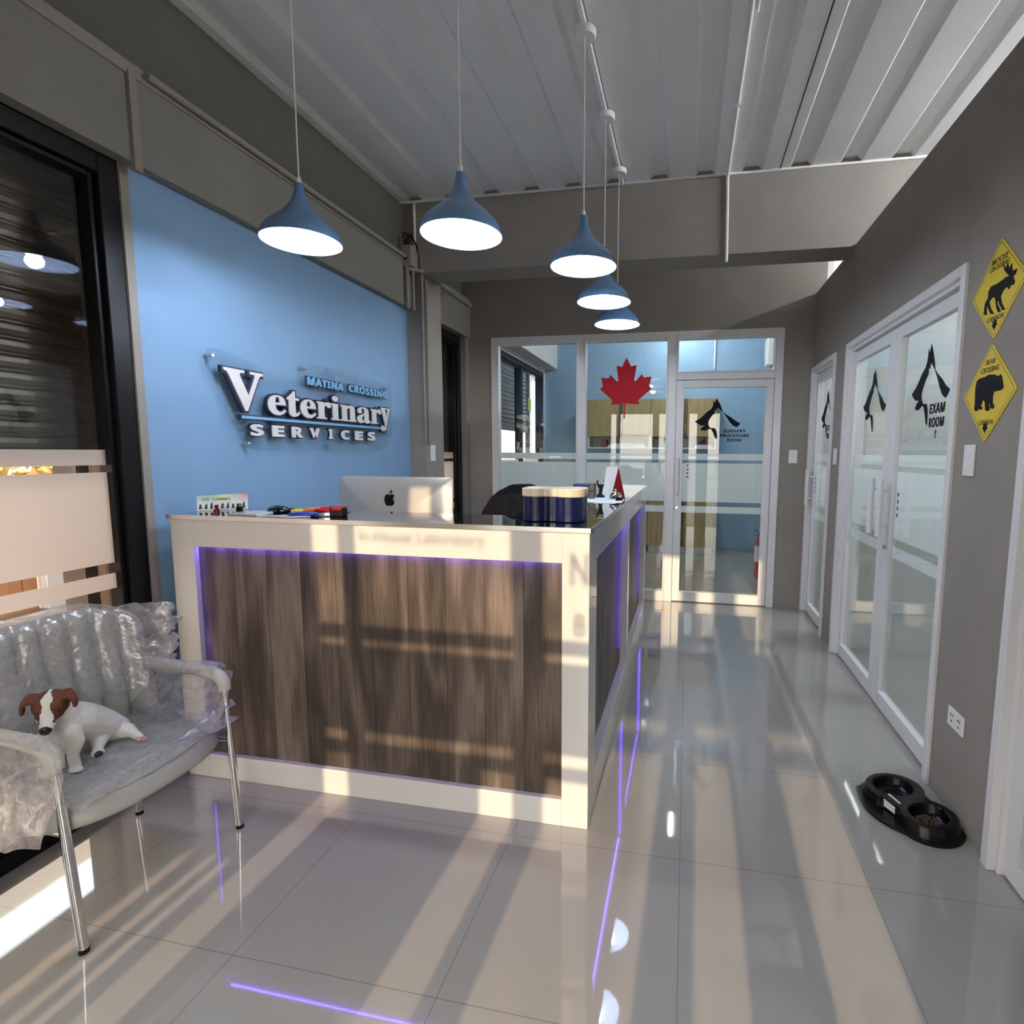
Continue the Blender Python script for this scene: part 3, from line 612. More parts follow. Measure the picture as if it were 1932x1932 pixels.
halo(SERIF('eterinar'), (2.452, 3.500, 1.586, 1.735), .008, .05, cream)
halo(SERIF('y'), (3.495, 3.612, 1.543, 1.706), .008, .05, cream)
for i, c in enumerate('SERVICES'):
    y0 = 2.337 + i * .1435; ww = .085 if c != 'I' else .03
    halo(BOLD(c), (y0 + (.085 - ww) / 2, y0 + (.085 + ww) / 2, 1.474, 1.533), .03, .055, cream, w=.010, shrink=.006)
halo(BOLD('MATINA'), (2.772, 3.100, 1.776, 1.820), .02, .045, sky, 1.1, w=.006, shrink=.006)
halo(BOLD('CROSSING'), (3.155, 3.600, 1.778, 1.824), .02, .045, sky, 1.1, w=.006, shrink=.006)
MB().prism([(2.275, 1.551), (3.595, 1.551), (3.595, 1.575), (2.275, 1.575)], fs, 0, .014).build('underline_backing', navy, sg)
MB().prism([(2.285, 1.556), (3.588, 1.556), (3.588, 1.570), (2.285, 1.570)], fs, .014, .018).build('underline_face', sky, sg)
for yy, zz in ((2.15, 1.83), (2.765, 1.865), (3.60, 1.85), (3.60, 1.535), (2.955, 1.43), (2.336, 1.435)):
    MB().lathe([(.009, -2.17), (.009, -2.128), (.006, -2.125)], (0, yy, zz), 16, 'X').build('standoff', M['steel'], sg, smooth=True)

# ================================================================== YELLOW CROSSING SIGNS
yel = pm('yellow_sign_plastic', (.74, .56, .045), .3); gold = pm('gold_line', (.12, .09, .015), .4)
def crossing(name, cy, cz, h, animal, lines, label):
    s = thing(name, label, 'sign', (XR, cy, cz - h)); f0 = fnR(XR)
    f = lambda u, v, w_: f0(-cy + u, cz + v, w_)
    def dia(r, k=.06):
        p = []
        for a in ((0, -1), (1, 0), (0, 1), (-1, 0)):
            t_ = (-a[1], a[0]); p += [((a[0] * (1 - k) - t_[0] * k) * r, (a[1] * (1 - k) - t_[1] * k) * r), (a[0] * r * (1 - k * .35), a[1] * r * (1 - k * .35)), ((a[0] * (1 - k) + t_[0] * k) * r, (a[1] * (1 - k) + t_[1] * k) * r)]
        return p
    MB().prism(dia(h), f, 0, .004).build('board', yel, s, bevel=.001)
    a, b = dia(h * .93, .04), dia(h * .915, .04); n = len(a)
    MB().add([f(u, v, .0046) for u, v in a] + [f(u, v, .0046) for u, v in b], [(i, (i + 1) % n, n + (i + 1) % n, n + i) for i in range(n)]).build('border_line', gold, s)
    MB().prism([(u * h, v * h) for u, v in animal[1]], f, .004, .0058).build(animal[0], M['vinylblack'], s)
    for i, (tx, wd, v0, v1) in enumerate(lines): text_mb(tx, (-wd * h, wd * h, v0 * h, v1 * h), f, .004, .0052, .01, .25).build('sign_lettering', gold, s)
    MB().prism([(u * .05 * h, (v - 1) * .05 * h - .68 * h) for u, v in [(0, 3), (.5, 2), (1.5, 2.2), (1.2, 1), (2, .5), (1, -.3), (.8, -1), (.1, -.8), (.1, -1.8), (-.1, -1.8), (-.1, -.8), (-.8, -1), (-1, -.3), (-2, .5), (-1.2, 1), (-1.5, 2.2), (-.5, 2)]], f, .004, .0055).build('maple_leaf_mark', M['vinylblack'], s)
    MB().lathe([(.004, 0), (.004, .003)], f(0, h * .9, .004), 10, 'X').build('screw', M['steel'], s)
def unskew(pts, c, U, V):
    dt = U[0] * V[1] - U[1] * V[0]; out = []
    for x, y in pts:
        a, b = x - c[0], y - c[1]; out.append(((a * V[1] - b * V[0]) / dt, (U[0] * b - U[1] * a) / dt))
    return out
BEAR = unskew([(1330,870),(1400,850),(1440,828),(1500,830),(1540,850),(1562,830),(1575,860),(1580,910),(1590,960),(1570,990),(1530,1000),(1490,1010),(1480,1060),(1478,1130),(1497,1165),(1480,1190),(1455,1180),(1443,1110),(1435,1150),(1450,1200),(1420,1218),(1400,1210),(1395,1120),(1375,1095),(1360,1140),(1350,1165),(1370,1190),(1350,1210),(1322,1195),(1320,1215),(1290,1232),(1275,1210),(1283,1130),(1285,1050),(1290,960),(1305,900)], (1428, 1025), (287, -60), (47, -532))
MOOSE = unskew([(1680,1235),(1690,1160),(1710,1120),(1712,1080),(1730,1045),(1765,1030),(1800,1005),(1815,990),(1835,985),(1810,950),(1803,905),(1816,935),(1828,900),(1836,940),(1850,905),(1852,955),(1878,943),(1868,975),(1855,990),(1864,1020),(1858,1040),(1842,1045),(1832,1068),(1822,1050),(1800,1075),(1785,1110),(1790,1150),(1808,1195),(1795,1200),(1776,1160),(1768,1120),(1765,1160),(1785,1205),(1770,1215),(1760,1190),(1752,1120),(1735,1118),(1715,1150),(1725,1190),(1745,1225),(1725,1228),(1708,1190),(1704,1160),(1698,1200),(1700,1235)], (1767, 1062), (164, -88), (29.5, -332))
crossing('moose_crossing_sign', 2.193, 1.977, .172, ('moose_silhouette', MOOSE), (('MOOSE', .30, .52, .64), ('CROSSING', .36, .40, .50), ('CANADA', .30, -.62, -.52)), 'yellow diamond sign with a black moose, above the bear sign')
crossing('bear_crossing_sign', 2.197, 1.621, .174, ('bear_silhouette', BEAR), (('BEAR', .18, .58, .68), ('CROSSING', .34, .42, .53), ('CANADA', .27, -.64, -.54)), 'yellow diamond sign with a black bear, below the moose sign')
# ================================================================== THINGS ON THE DESK
T = HC
# biscuit tin
def tin_outline(s_=1.0, n=96):
    cs = [(-.068, -.028, .056), (-.068, .028, .056), (.066, -.030, .060), (.066, .030, .060), (0, 0, .070)]; p = []
    for k in range(n):
        a = 2 * math.pi * k / n; dx, dy = math.cos(a), math.sin(a); best = 0
        for cx, cy, r in cs:
            b = cx * dx + cy * dy; q = b * b - (cx * cx + cy * cy - r * r)
            if q > 0: best = max(best, b + math.sqrt(q))
        p.append((dx * best * s_, dy * best * s_))
    return p
tin = thing('biscuit_tin', 'dark blue lobed tin with a cream lid on the black glass desk top', 'tin', (-.505, 2.06, T))
ft = lambda z0: (lambda u, v, w_: (-.505 + u, 2.06 + v, z0 + w_))
MB().prism(tin_outline(.97), ft(T), .0015, .098).build('tin_body', pm('navy_enamel', (.005, .010, .060), .14, spec=.4), tin, bevel=.003)
MB().prism(tin_outline(1.0), ft(T), .096, .127).build('lid', pm('cream_enamel', (.66, .58, .43), .3), tin, bevel=.003)
# all-in-one computer, seen from behind
mon = thing('desktop_computer', 'silver all-in-one computer seen from behind on the inner desk', 'computer', (-1.519, 2.66, .74))
def rrect(x0, x1, z0, z1, r, n=6):
    p = []
    for cx, cz, a0 in ((x1 - r, z1 - r, 0), (x0 + r, z1 - r, 90), (x0 + r, z0 + r, 180), (x1 - r, z0 + r, 270)):
        for k in range(n + 1): a = math.radians(a0 + 90 * k / n); p.append((cx + r * math.cos(a), cz + r * math.sin(a)))
    return p
alu = pm('silver_aluminium', (.50, .455, .41), .36, .5)
def scr(u, v, w_):     # slightly tilted screen plane
    return (u, 2.60 - w_ + (v - .75) * .05, v)
mb = MB(); P0 = rrect(-1.846, -1.192, .765, 1.268, .018); nP = len(P0); cx, cz = -1.519, 1.0
rings = []
for sc_, w_ in ((1, -.012), (1, 0), (.96, .006), (.75, .022), (.4, .036), (.1, .040)): rings.append([scr(cx + (u - cx) * sc_, cz + (v - cz) * sc_, w_) for u, v in P0])
vs = [p for r_ in rings for p in r_]; fs = [(j * nP + k, j * nP + (k + 1) % nP, (j + 1) * nP + (k + 1) % nP, (j + 1) * nP + k) for j in range(len(rings) - 1) for k in range(nP)]
fs += [tuple(range(nP)), tuple(5 * nP + k for k in range(nP))]
mb.add(vs, fs).build('housing', alu, mon, smooth=True)
MB().prism(rrect(-1.838, -1.2, .84, 1.26, .01), scr, -.0135, -.012).build('screen', pm('dark_screen', (.01, .01, .012), .08), mon)
MB().prism([(-.10, 0), (.10, 0), (.095, .012), (-.095, .012)], lambda u, v, w_: (-1.519 + u, 2.60 - w_, .74 + v), -.18, .0).add([( -1.61, 2.60, .75), (-1.428, 2.60, .75), (-1.428, 2.606, .75), (-1.61, 2.606, .75), (-1.60, 2.585, .95), (-1.438, 2.585, .95), (-1.438, 2.591, .95), (-1.60, 2.591, .95)], [(0, 1, 2, 3), (4, 5, 6, 7), (0, 1, 5, 4), (1, 2, 6, 5), (2, 3, 7, 6), (3, 0, 4, 7)]).build('stand', alu, mon)
# round fruit mark on the back
def arc(cx, cy, r, a0, a1, n): return [(cx + r * math.cos(math.radians(a0 + (a1 - a0) * k / n)), cy + r * math.sin(math.radians(a0 + (a1 - a0) * k / n))) for k in range(n + 1)]
AP = [(0, .62), (.18, .70), (.42, .76), (.66, .68), (.80, .55), (.62, .36), (.56, .10), (.64, -.16), (.86, -.34), (.74, -.62), (.55, -.88), (.32, -1.0), (.0, -.90), (-.30, -1.0), (-.55, -.88), (-.78, -.52), (-.90, -.10), (-.86, .30), (-.66, .62), (-.40, .76), (-.18, .72)]
def marks(u, v, w_): return scr(-1.530 + u * .033, 1.150 + v * .037, .0235 + w_ * 1.0)
def bulge(u, v, w_):
    x, z = -1.530 + u * .033, 1.150 + v * .037
    return (x, 2.60 + (z - .75) * .05 - .0315 - w_, z)
mk = MB().prism(AP, bulge, 0, .003); mk.prism([(.02, .86), (.10, .84), (.30, .98), (.40, 1.18), (.40, 1.36), (.22, 1.30), (.06, 1.12)], bulge, 0, .003)
mk.build('fruit_emblem', M['vinylblack'], mon)
# colourful desk card
cardm = pm('rainbow_card', (.8, .8, .8), .4)
N = cardm.node_tree.nodes; L = cardm.node_tree.links; t_ = N.new('ShaderNodeTexCoord'); n_ = N.new('ShaderNodeTexNoise'); n_.inputs['Scale'].default_value = 14; n_.inputs['Detail'].default_value = 1
s_ = N.new('ShaderNodeSeparateXYZ'); L.new(t_.outputs['Object'], s_.inputs[0]); r_ = N.new('ShaderNodeValToRGB'); e = r_.color_ramp.elements
e[0].position = 0; e[0].color = (.28, .55, .50, 1); e[1].position = 1; e[1].color = (.62, .10, .30, 1)
for p, c in ((.3, (.25, .5, .3, 1)), (.5, (.75, .70, .12, 1)), (.68, (.45, .65, .55, 1)), (.85, (.7, .3, .35, 1))): q = e.new(p); q.color = c
ma = N.new('ShaderNodeMath'); ma.operation = 'MULTIPLY_ADD'; ma.inputs[1].default_value = 6.5; ma.inputs[2].default_value = .55; L.new(s_.outputs['X'], ma.inputs[0]); L.new(ma.outputs[0], r_.inputs[0])
g_ = N.new('ShaderNodeMath'); g_.operation = 'MULTIPLY_ADD'; g_.inputs[1].default_value = -26; g_.inputs[2].default_value = 1.9; g_.use_clamp = True; L.new(s_.outputs['Z'], g_.inputs[0])
mx_ = N.new('ShaderNodeMixRGB'); L.new(g_.outputs[0], mx_.inputs[0]); L.new(r_.outputs[0], mx_.inputs[1]); mx_.inputs[2].default_value = (.72, .74, .72, 1); L.new(mx_.outputs[0], N['Principled BSDF'].inputs['Base Color'])
A = Vector((-2.085, 1.975, T)); B = Vector((-1.938, 2.095, T)); dd = (B - A).normalized(); nn = Vector((dd.y, -dd.x, 0))
fc = lambda u, v, w_: tuple(A + dd * u + Vector((0, 0, v)) + nn * (w_ - v * .25))
card = thing('desk_card', 'rainbow-edged name card standing on the desk by the blue wall', 'card', tuple((A + B) / 2))
LN = (B - A).length
MB().prism([(0, .001), (LN, .001), (LN, .072), (0, .066)], fc, 0, .002).build('card_front', cardm, card)
MB().prism([(0, .001), (LN, .001), (LN, .066), (0, .066)], lambda u, v, w_: tuple(A + dd * u + Vector((0, 0, v)) - nn * (w_ + .036 - v * .28)), 0, .002).build('card_back', M['whiteplastic'], card)
text_mb('DR. GEMMA', (.02, .125, .044, .056), fc, .0021, .003, .01).build('card_lettering', pm('grey_ink', (.12, .16, .16), .5), card)
mb = MB()
for k in range(9): mb.prism([(.006 + k * .02, .008), (.018 + k * .02, .008), (.017 + k * .02, .026 + .006 * (k % 3)), (.010 + k * .02, .030 - .004 * (k % 2))], fc, .0021, .0029)
mb.build('printed_figures', pm('dark_ink', (.03, .03, .03), .5), card)
onething('clip', MB().lathe([(.012, 0), (.012, .012), (.006, .016), (.009, .028), (.004, .032)], (-1.975, 1.965, T), 14), pm('dark_red_plastic', (.12, .01, .01), .3), 'dark red round clip standing in front of the rainbow card', 'clip', smooth=True)
onething('clip', MB().box(-1.912, -1.888, 2.0, 2.012, T, T + .022).tube([(-1.907, 2.005, T + .02), (-1.911, 2.005, T + .036)], .002, 6).tube([(-1.893, 2.005, T + .02), (-1.889, 2.005, T + .036)], .002, 6), M['rubber'], 'black fold-back clip standing beside the rainbow card', 'clip')
# tools and packets
clearp = pm('clear_packet_plastic', (.75, .78, .82), .15, coat=.3)
onething('plastic_packet', MB().prism([(-1.86, 1.90), (-1.70, 1.88), (-1.68, 1.99), (-1.83, 2.01)], lambda u, v, w_: (u, v, T + .001 + w_ + .010 * (u + 1.86) * (1 if w_ > 0 else 0) * 3), 0, .006), clearp, 'pale flat plastic packet under the black mouse', 'packet', bevel=.001)
onething('plastic_packet', MB().prism([(-1.69, 1.862), (-1.52, 1.856), (-1.47, 1.90), (-1.60, 1.93)], lambda u, v, w_: (u, v, T + .001 + w_), 0, .004), clearp, 'crumpled pale packet hanging at the desk edge before the pliers', 'packet', bevel=.001)
ms = thing('computer_mouse', 'glossy black computer mouse lying among the packets', 'mouse', (-1.685, 1.98, T))
MB().ball((-1.685, 1.98, T + .014), (.052, .030, .022), 24, 12).build('shell', pm('glossy_dark_teal', (.006, .012, .016), .08, coat=.6), ms, smooth='all')
MB().ball((-1.622, 1.985, T + .012), (.020, .017, .014), 16, 10).build('cap_end', M['rubber'], ms, smooth='all')
sd = thing('screwdriver', 'screwdriver with yellow and orange handle beside the mouse', 'screwdriver', (-1.53, 1.98, T))
MB().tube([(-1.602, 1.955, T + .013), (-1.595, 1.957, T + .013), (-1.57, 1.962, T + .014), (-1.552, 1.966, T + .014)], [.009, .012, .012, .010], 14).build('handle_end', pm('yellow_plastic', (.75, .52, .05), .3), sd, smooth=True)
MB().tube([(-1.552, 1.966, T + .015), (-1.53, 1.972, T + .017), (-1.49, 1.982, T + .019), (-1.468, 1.988, T + .020)], [.011, .014, .014, .008], 14).build('handle', pm('orange_plastic', (.70, .18, .03), .3), sd, smooth=True)
MB().tube([(-1.468, 1.988, T + .020), (-1.452, 1.99, T + .018)], .0035, 8).build('blade', M['steel'], sd, smooth=True)
pl = thing('pliers', 'pair of pliers with blue handles lying at the desk front', 'pliers', (-1.50, 1.91, T))
for s_ in (-1, 1): MB().tube([(-1.565, 1.90 + s_ * .010, T + .010), (-1.53, 1.915 + s_ * .016, T + .010), (-1.48, 1.925 + s_ * .012, T + .011), (-1.455, 1.935 + s_ * .004, T + .011)], [.006, .008, .008, .006], 10).build('handle', pm('blue_grip', (.015, .035, .32), .35), pl, smooth=True)
MB().prism([(-1.455, 1.925), (-1.43, 1.930), (-1.405, 1.94), (-1.43, 1.95), (-1.455, 1.945)], lambda u, v, w_: (u, v, T + .004 + w_), 0, .012).build('jaws', M['steel'], pl, bevel=.001)
sc_ = thing('scissors', 'red-handled scissors resting over the blue pliers', 'scissors', (-1.42, 1.97, T))
for cy_, k in ((1.955, 0), (1.99, 1)):
    pts = [(-1.44 + .050 * math.cos(a), cy_ + .016 * math.sin(a), T + .024 + .004 * k) for a in [2 * math.pi * j / 18 for j in range(19)]]
    MB().tube(pts, .0055, 8).build('handle_loop', pm('red_grip', (.42, .008, .012), .3), sc_, smooth=True)
MB().prism([(-1.44, 1.966), (-1.50, 1.952), (-1.44, 1.978)], lambda u, v, w_: (u, v, T + .022 + w_), 0, .002).build('blades', M['steel'], sc_)
onething('grey_cloth', MB().grid(22, 14, lambda a, b: (-1.55 + .12 * a, 2.03 + .08 * b, T + .001 + .032 * math.sin(math.pi * a) * math.sin(math.pi * b) + .006 * noise.noise(Vector((a * 6, b * 6, 3))) * math.sin(math.pi * a))), pm('slate_cloth', (.10, .13, .17), .8), 'crumpled slate grey cloth behind the tools', 'cloth', smooth='all')
tm = thing('tape_measure', 'black and dark red tape measure beside the computer end of the tools', 'tape measure', (-1.375, 1.955, T))
MB().box(-1.415, -1.355, 1.935, 1.975, T, T + .038).build('case', M['rubber'], tm, bevel=.006)
MB().box(-1.402, -1.358, 1.933, 1.977, T + .026, T + .042).build('red_top', pm('red_rubber', (.25, .01, .02), .4), tm, bevel=.004)
# far end of the desk: papers, tent sign, bell, rolls, folder
onething('paper_sheet', MB().prism([(-.56, 2.84), (-.338, 2.86), (-.345, 3.26), (-.56, 3.24)], lambda u, v, w_: (u, v, T + .0005 + w_), 0, .002), pm('white_paper', (.80, .84, .90), .5), 'white paper sheet lying on the narrow arm of the desk', 'paper')
onething('document_tray', MB().prism([(-.50, 2.92), (-.38, 2.93), (-.385, 3.02), (-.50, 3.01)], lambda u, v, w_: (u, v, T + .003 + w_), 0, .010), pm('pale_blue_paper', (.62, .74, .88), .5), 'small stack of pale blue cards on the white paper', 'card stack', bevel=.001)
tnt = thing('tent_sign', 'white tent sign with dark red triangular end on the desk', 'sign', (-.40, 3.08, T))
tri = [(-.042, .002), (.042, .002), (0, .185)]
ax = Vector((.25, -.97, 0)).normalized(); sx = Vector((.97, .25, 0)).normalized()
ftn = lambda u, v, w_: tuple(Vector((-.382, 3.06, T)) + sx * u + Vector((0, 0, v)) - ax * w_)
MB().prism(tri, ftn, .0, .10).build('board', pm('white_card', (.82, .84, .88), .35), tnt)
MB().prism(tri, ftn, -.002, -.0003).build('red_end', pm('dark_red_gloss', (.22, .006, .008), .18, coat=.5), tnt)
MB().prism([(-.045, .002), (-.155, .004), (-.108, .186), (-.002, .186)], lambda u, v, w_: ftn(u * .62 - .0, v, w_), -.0, .004).build('white_face', pm('white_card_face', (.85, .87, .9), .35), tnt)
q = text_mb('RESERVE', (-.062, -.030, .100, .106), ftn, -.001, -.0003, .0); q2 = text_mb('PLEASE ASK', (-.066, -.034, .090, .094), ftn, -.001, -.0003, .0)
bl = thing('call_bell', 'silver call bell on black base beside the tent sign', 'bell', (-.385, 2.98, T))
MB().open_lathe([(.004, .050), (.006, .046), (.016, .044), (.028, .036), (.034, .024), (.036, .014)], (-.385, 2.98, T + .006), 28).build('dome', M['chrome'], bl, smooth='all')
MB().lathe([(.040, .003), (.040, .010), (.033, .014)], (-.385, 2.98, T), 28).build('base', M['rubber'], bl, smooth=True)
MB().ball((-.385, 2.98, T + .060), .006, 12, 8).build('button', M['chrome'], bl, smooth='all')
brown = pm('brown_tape', (.17, .125, .08), .45)
for k in range(2):
    o = MB().lathe([(.019, k * .048 + .002), (.022, k * .048 + .004), (.022, k * .048 + .042), (.019, k * .048 + .044)], (-.530, 3.05, T), 24)
    onething('tape_roll', o, brown, ['brown cylinder standing on the desk, lower of the two stacked', 'brown cylinder on the desk, upper of the two stacked'][k], 'roll', 'stacked brown rolls by the tent sign', smooth=True)
onething('stamp_holder', MB().lathe([(.024, .002), (.026, .02), (.012, .035), (.010, .06), (.020, .075), (.024, .085)], (-.480, 3.05, T), 20).box(-.504, -.496, 3.046, 3.054, T + .08, T + .108).box(-.464, -.456, 3.046, 3.054, T + .08, T + .112), M['rubber'], 'black stamp holder with two upright prongs beside the brown rolls', 'stamp holder', smooth=True)
onething('blue_folder', MB().box(-.69, -.56, 3.28, 3.36, T, T + .072), pm('navy_folder', (.01, .02, .13), .35), 'navy blue box file on the desk arm behind the tin', 'box file', bevel=.003)
# office chair with jacket
oc = thing('office_chair', 'dark office chair behind the desk', 'chair', (-.93, 2.95, 0))
MB().box(-1.16, -.70, 2.78, 3.2, .44, .52).build('seat', M['rubber'], oc, bevel=.03)
MB().box(-1.02, -.72, 2.76, 2.80, .56, 1.08).build('backrest', M['rubber'], oc, bevel=.025)
mb = MB().tube([(-.93, 2.98, .1), (-.93, 2.98, .45)], .028)
for k in range(5):
    a = 2 * math.pi * k / 5; mb.tube([(-.93, 2.98, .11), (-.93 + .28 * math.cos(a), 2.98 + .28 * math.sin(a), .07)], [.025, .015], 8).ball((-.93 + .28 * math.cos(a), 2.98 + .28 * math.sin(a), .03), .03, 10, 6)
mb.build('swivel_base', M['rubber'], oc, smooth=True)
def jack(a, b):
    th = math.pi * a; x = -.86 - .245 * math.cos(th) * (1 - .12 * b * 0); z = .86 + .375 * math.sin(th) ** .75 * (1.0)
    y = 2.70 + .12 * b
    z2 = .80 + (z - .80) * (1 - .16 * (2 * b - 1) ** 2)
    f = noise.noise(Vector((x * 9, b * 2.5, z * 7 + 3))) * .028 + abs(noise.noise(Vector((x * 16 + z * 9, b * 3, 5)))) * .022
    return (x + f * .5, y - f, z2 + f * .6)
mb = MB().grid(60, 14, jack)
def jackf(a, b):
    th = math.pi * a; k = b
    x = -.86 - .245 * math.cos(th) * k; zt_ = .86 + .375 * math.sin(th) ** .75
    z = .80 + (zt_ * .985 - .80) * k if k > 0 else .80
    f = abs(noise.noise(Vector((x * 13 + z * 6, z * 5, 1)))) * .055 + noise.noise(Vector((x * 30, z * 24, 2))) * .010
    return (x, 2.705 - f * math.sin(math.pi * min(1, k * .98)) - .02 * math.sin(math.pi * k), z)
mb2 = MB().grid(60, 26, jackf); mb.add(mb2.v, mb2.f)
jk = mb.build('black_jacket', pm('black_nylon', (.005, .005, .008), .7, spec=.06), None, smooth='all'); reorigin(jk)
tag(jk, 'black jacket draped over the office chair behind the desk', 'jacket')

# ================================================================== LOUNGE CHAIR
CH = thing('lounge_chair', 'small beige vinyl armchair with chrome legs by the street window', 'armchair', (-1.83, 1.34, 0))
def leg(pts): MB().tube(pts, .0125, 16).build('leg', M['chrome'], CH, smooth=True)
legs = [[(-1.622, 1.083, .012), (-1.670, 1.088, .575)], [(-1.604, 1.605, .012), (-1.632, 1.603, .575)], [(-2.055, 1.07, .012), (-2.02, 1.08, .42)], [(-2.045, 1.594, .012), (-2.01, 1.59, .42)]]
for L_ in legs:
    a, b = Vector(L_[0]), Vector(L_[1]); o = MB().tube([a, a.lerp(b, .5), b], .0125, 18).build('leg', M['chrome'], CH, smooth=True)
    MB().tube([(a.x, a.y, 0), (a.x, a.y, .014)], .0128, 14).build('foot_cap', M['rubber'], o)
MB().tube([(-1.68, 1.10, .340), (-1.68, 1.59, .340)], .009).tube([(-2.02, 1.10, .33), (-2.02, 1.58, .33)], .009).tube([(-1.645, 1.088, .345), (-2.02, 1.09, .345)], .008).tube([(-1.625, 1.602, .345), (-2.02, 1.59, .345)], .008).build('under_frame', M['steel'], CH, smooth=True)
def armpts(y, xf, zf): return [(xf + .004, y, zf - .050), (xf + .002, y, zf - .022), (xf - .010, y, zf - .004), (xf - .032, y, zf + .008), (xf - .08, y, zf + .016), (xf - .16, y, zf + .022), (xf - .25, y, zf + .026), (xf - .345, y, zf + .026)]
for y, xf, zf in ((1.088, -1.668, .585), (1.603, -1.632, .585)):
    MB().tube(armpts(y, xf, zf), [.019, .022, .023, .023, .022, .021, .020, .020], 18).build('armrest', M['armpad'], CH, smooth=True)
# seat cushion
def superel(a, n=2.8):
    c, s = math.cos(a), math.sin(a); return (abs(c) ** (2 / n) * (1 if c > 0 else -1), abs(s) ** (2 / n) * (1 if s > 0 else -1))
SCX, SCY, SHX, SHY = -1.812, 1.345, .218, .290
mb = MB(); vs = []; rings = 18; NS = 72
lev = [(0.0, .338), (.75, .338), (.94, .340), (.99, .347), (1.0, .358), (.990, .370), (.965, .384), (.925, .395), (.88, .402), (.85, .405), (.80, .411), (.7, .418), (.5, .420), (.3, .419), (.12, .418), (0, .418)]
for r_, z in lev:
    for k in range(NS):
        ux, uy = superel(2 * math.pi * k / NS); x = SCX + SHX * ux * r_ + .008 * ux * r_ * (1 - uy * uy * .9) * (1 if ux > 0 else 0); y = SCY + SHY * uy * r_
        g = 0
        if z > .40 and r_ < .97: g = -.007 * math.exp(-(((y - 1.095) / .083) % 1 - .5) ** 2 / .006)
        vs.append((x, y, z + g + .012 * (SCX - x) / SHX * -1 * (0 if z < .4 else 1) * .0))
fs = [(j * NS + k, j * NS + (k + 1) % NS, (j + 1) * NS + (k + 1) % NS, (j + 1) * NS + k) for j in range(len(lev) - 1) for k in range(NS)]
st = mb.add(vs, fs).build('seat', M['vinyl'], CH, smooth='all')
pts = []
for k in range(NS + 1):
    ux, uy = superel(2 * math.pi * k / NS); pts.append((SCX + SHX * ux * .87 + .007 * ux * (1 - uy * uy * .9) * (1 if ux > 0 else 0), SCY + SHY * uy * .87, .404))
MB().tube(pts, .0045, 8).build('piping', M['vinyl'], st, smooth=True)
# backrest with vertical channels
def backpt(a, b, side):
    u = (a - .5) * 2; z = .40 + .44 * b
    y = 1.335 + .292 * u * (1 - .05 * b * abs(u) ** 4); x = -2.035 - .055 * b + .085 * abs(u) ** 4
    topz = .845 - .085 * abs(u) ** 5; z = .40 + (topz - .40) * b
    ch = abs(math.sin(math.pi * a * 8)) ** .5
    edge = min(1, (1 - b) * 14) * min(1, b * 20) * min(1, (1 - abs(u)) * 16)
    if side: return (x + .010 + (.028 * ch + .008) * edge ** .5, y, z)
    return (x - .012 * edge, y, z)
mb = MB(); nu, nv = 105, 34
g1 = MB().grid(nu, nv, lambda a, b: backpt(a, b, 1)); g2 = MB().grid(nu, nv, lambda a, b: backpt(a, b, 0)); mb.add(g1.v, g1.f); mb.add(g2.v, g2.f)
n0 = nu * nv; fs = []
for i in range(nu - 1): fs += [(i, i + 1, n0 + i + 1, n0 + i), ((nv - 1) * nu + i, (nv - 1) * nu + i + 1, n0 + (nv - 1) * nu + i + 1, n0 + (nv - 1) * nu + i)]
for j in range(nv - 1): fs += [(j * nu, (j + 1) * nu, n0 + (j + 1) * nu, n0 + j * nu), (j * nu + nu - 1, (j + 1) * nu + nu - 1, n0 + (j + 1) * nu + nu - 1, n0 + j * nu + nu - 1)]
mb.f += fs
mb.build('backrest', M['vinyl'], CH, smooth='all')
# ---- protective plastic film
pf = bpy.data.materials.new('clear_crumpled_film'); pf.use_nodes = True; N = pf.node_tree.nodes; L = pf.node_tree.links; N.clear()
o_ = N.new('ShaderNodeOutputMaterial'); tr = N.new('ShaderNodeBsdfTransparent'); tr.inputs[0].default_value = (.95, .95, .96, 1)
gl = N.new('ShaderNodeBsdfGlossy'); gl.inputs['Roughness'].default_value = .2; gl.inputs[0].default_value = (.95, .93, .95, 1)
tl = N.new('ShaderNodeBsdfTranslucent'); tl.inputs[0].default_value = (.80, .78, .79, 1); df = N.new('ShaderNodeBsdfDiffuse'); df.inputs[0].default_value = (.75, .74, .76, 1)
tx = N.new('ShaderNodeTexCoord'); n1 = N.new('ShaderNodeTexNoise'); n1.inputs['Scale'].default_value = 22; n1.inputs['Detail'].default_value = 5; n1.inputs['Distortion'].default_value = 2.2; L.new(tx.outputs['Object'], n1.inputs[0])
n1.inputs['Scale'].default_value = 20; n1.inputs['Detail'].default_value = 3; n1.inputs['Distortion'].default_value = 1.6
def crease(scale, k, dist):
    nn_ = N.new('ShaderNodeTexNoise'); nn_.inputs['Scale'].default_value = scale; nn_.inputs['Detail'].default_value = 2; nn_.inputs['Distortion'].default_value = dist; L.new(tx.outputs['Object'], nn_.inputs[0])
    a_ = N.new('ShaderNodeMath'); a_.operation = 'SUBTRACT'; a_.inputs[1].default_value = .5; L.new(nn_.outputs[0], a_.inputs[0])
    b_ = N.new('ShaderNodeMath'); b_.operation = 'ABSOLUTE'; L.new(a_.outputs[0], b_.inputs[0])
    c_ = N.new('ShaderNodeMath'); c_.operation = 'MULTIPLY_ADD'; c_.inputs[1].default_value = -k; c_.inputs[2].default_value = 1.0; c_.use_clamp = True; L.new(b_.outputs[0], c_.inputs[0]); return c_
c1_ = crease(8, 12, .35); c2_ = crease(24, 9, .3)
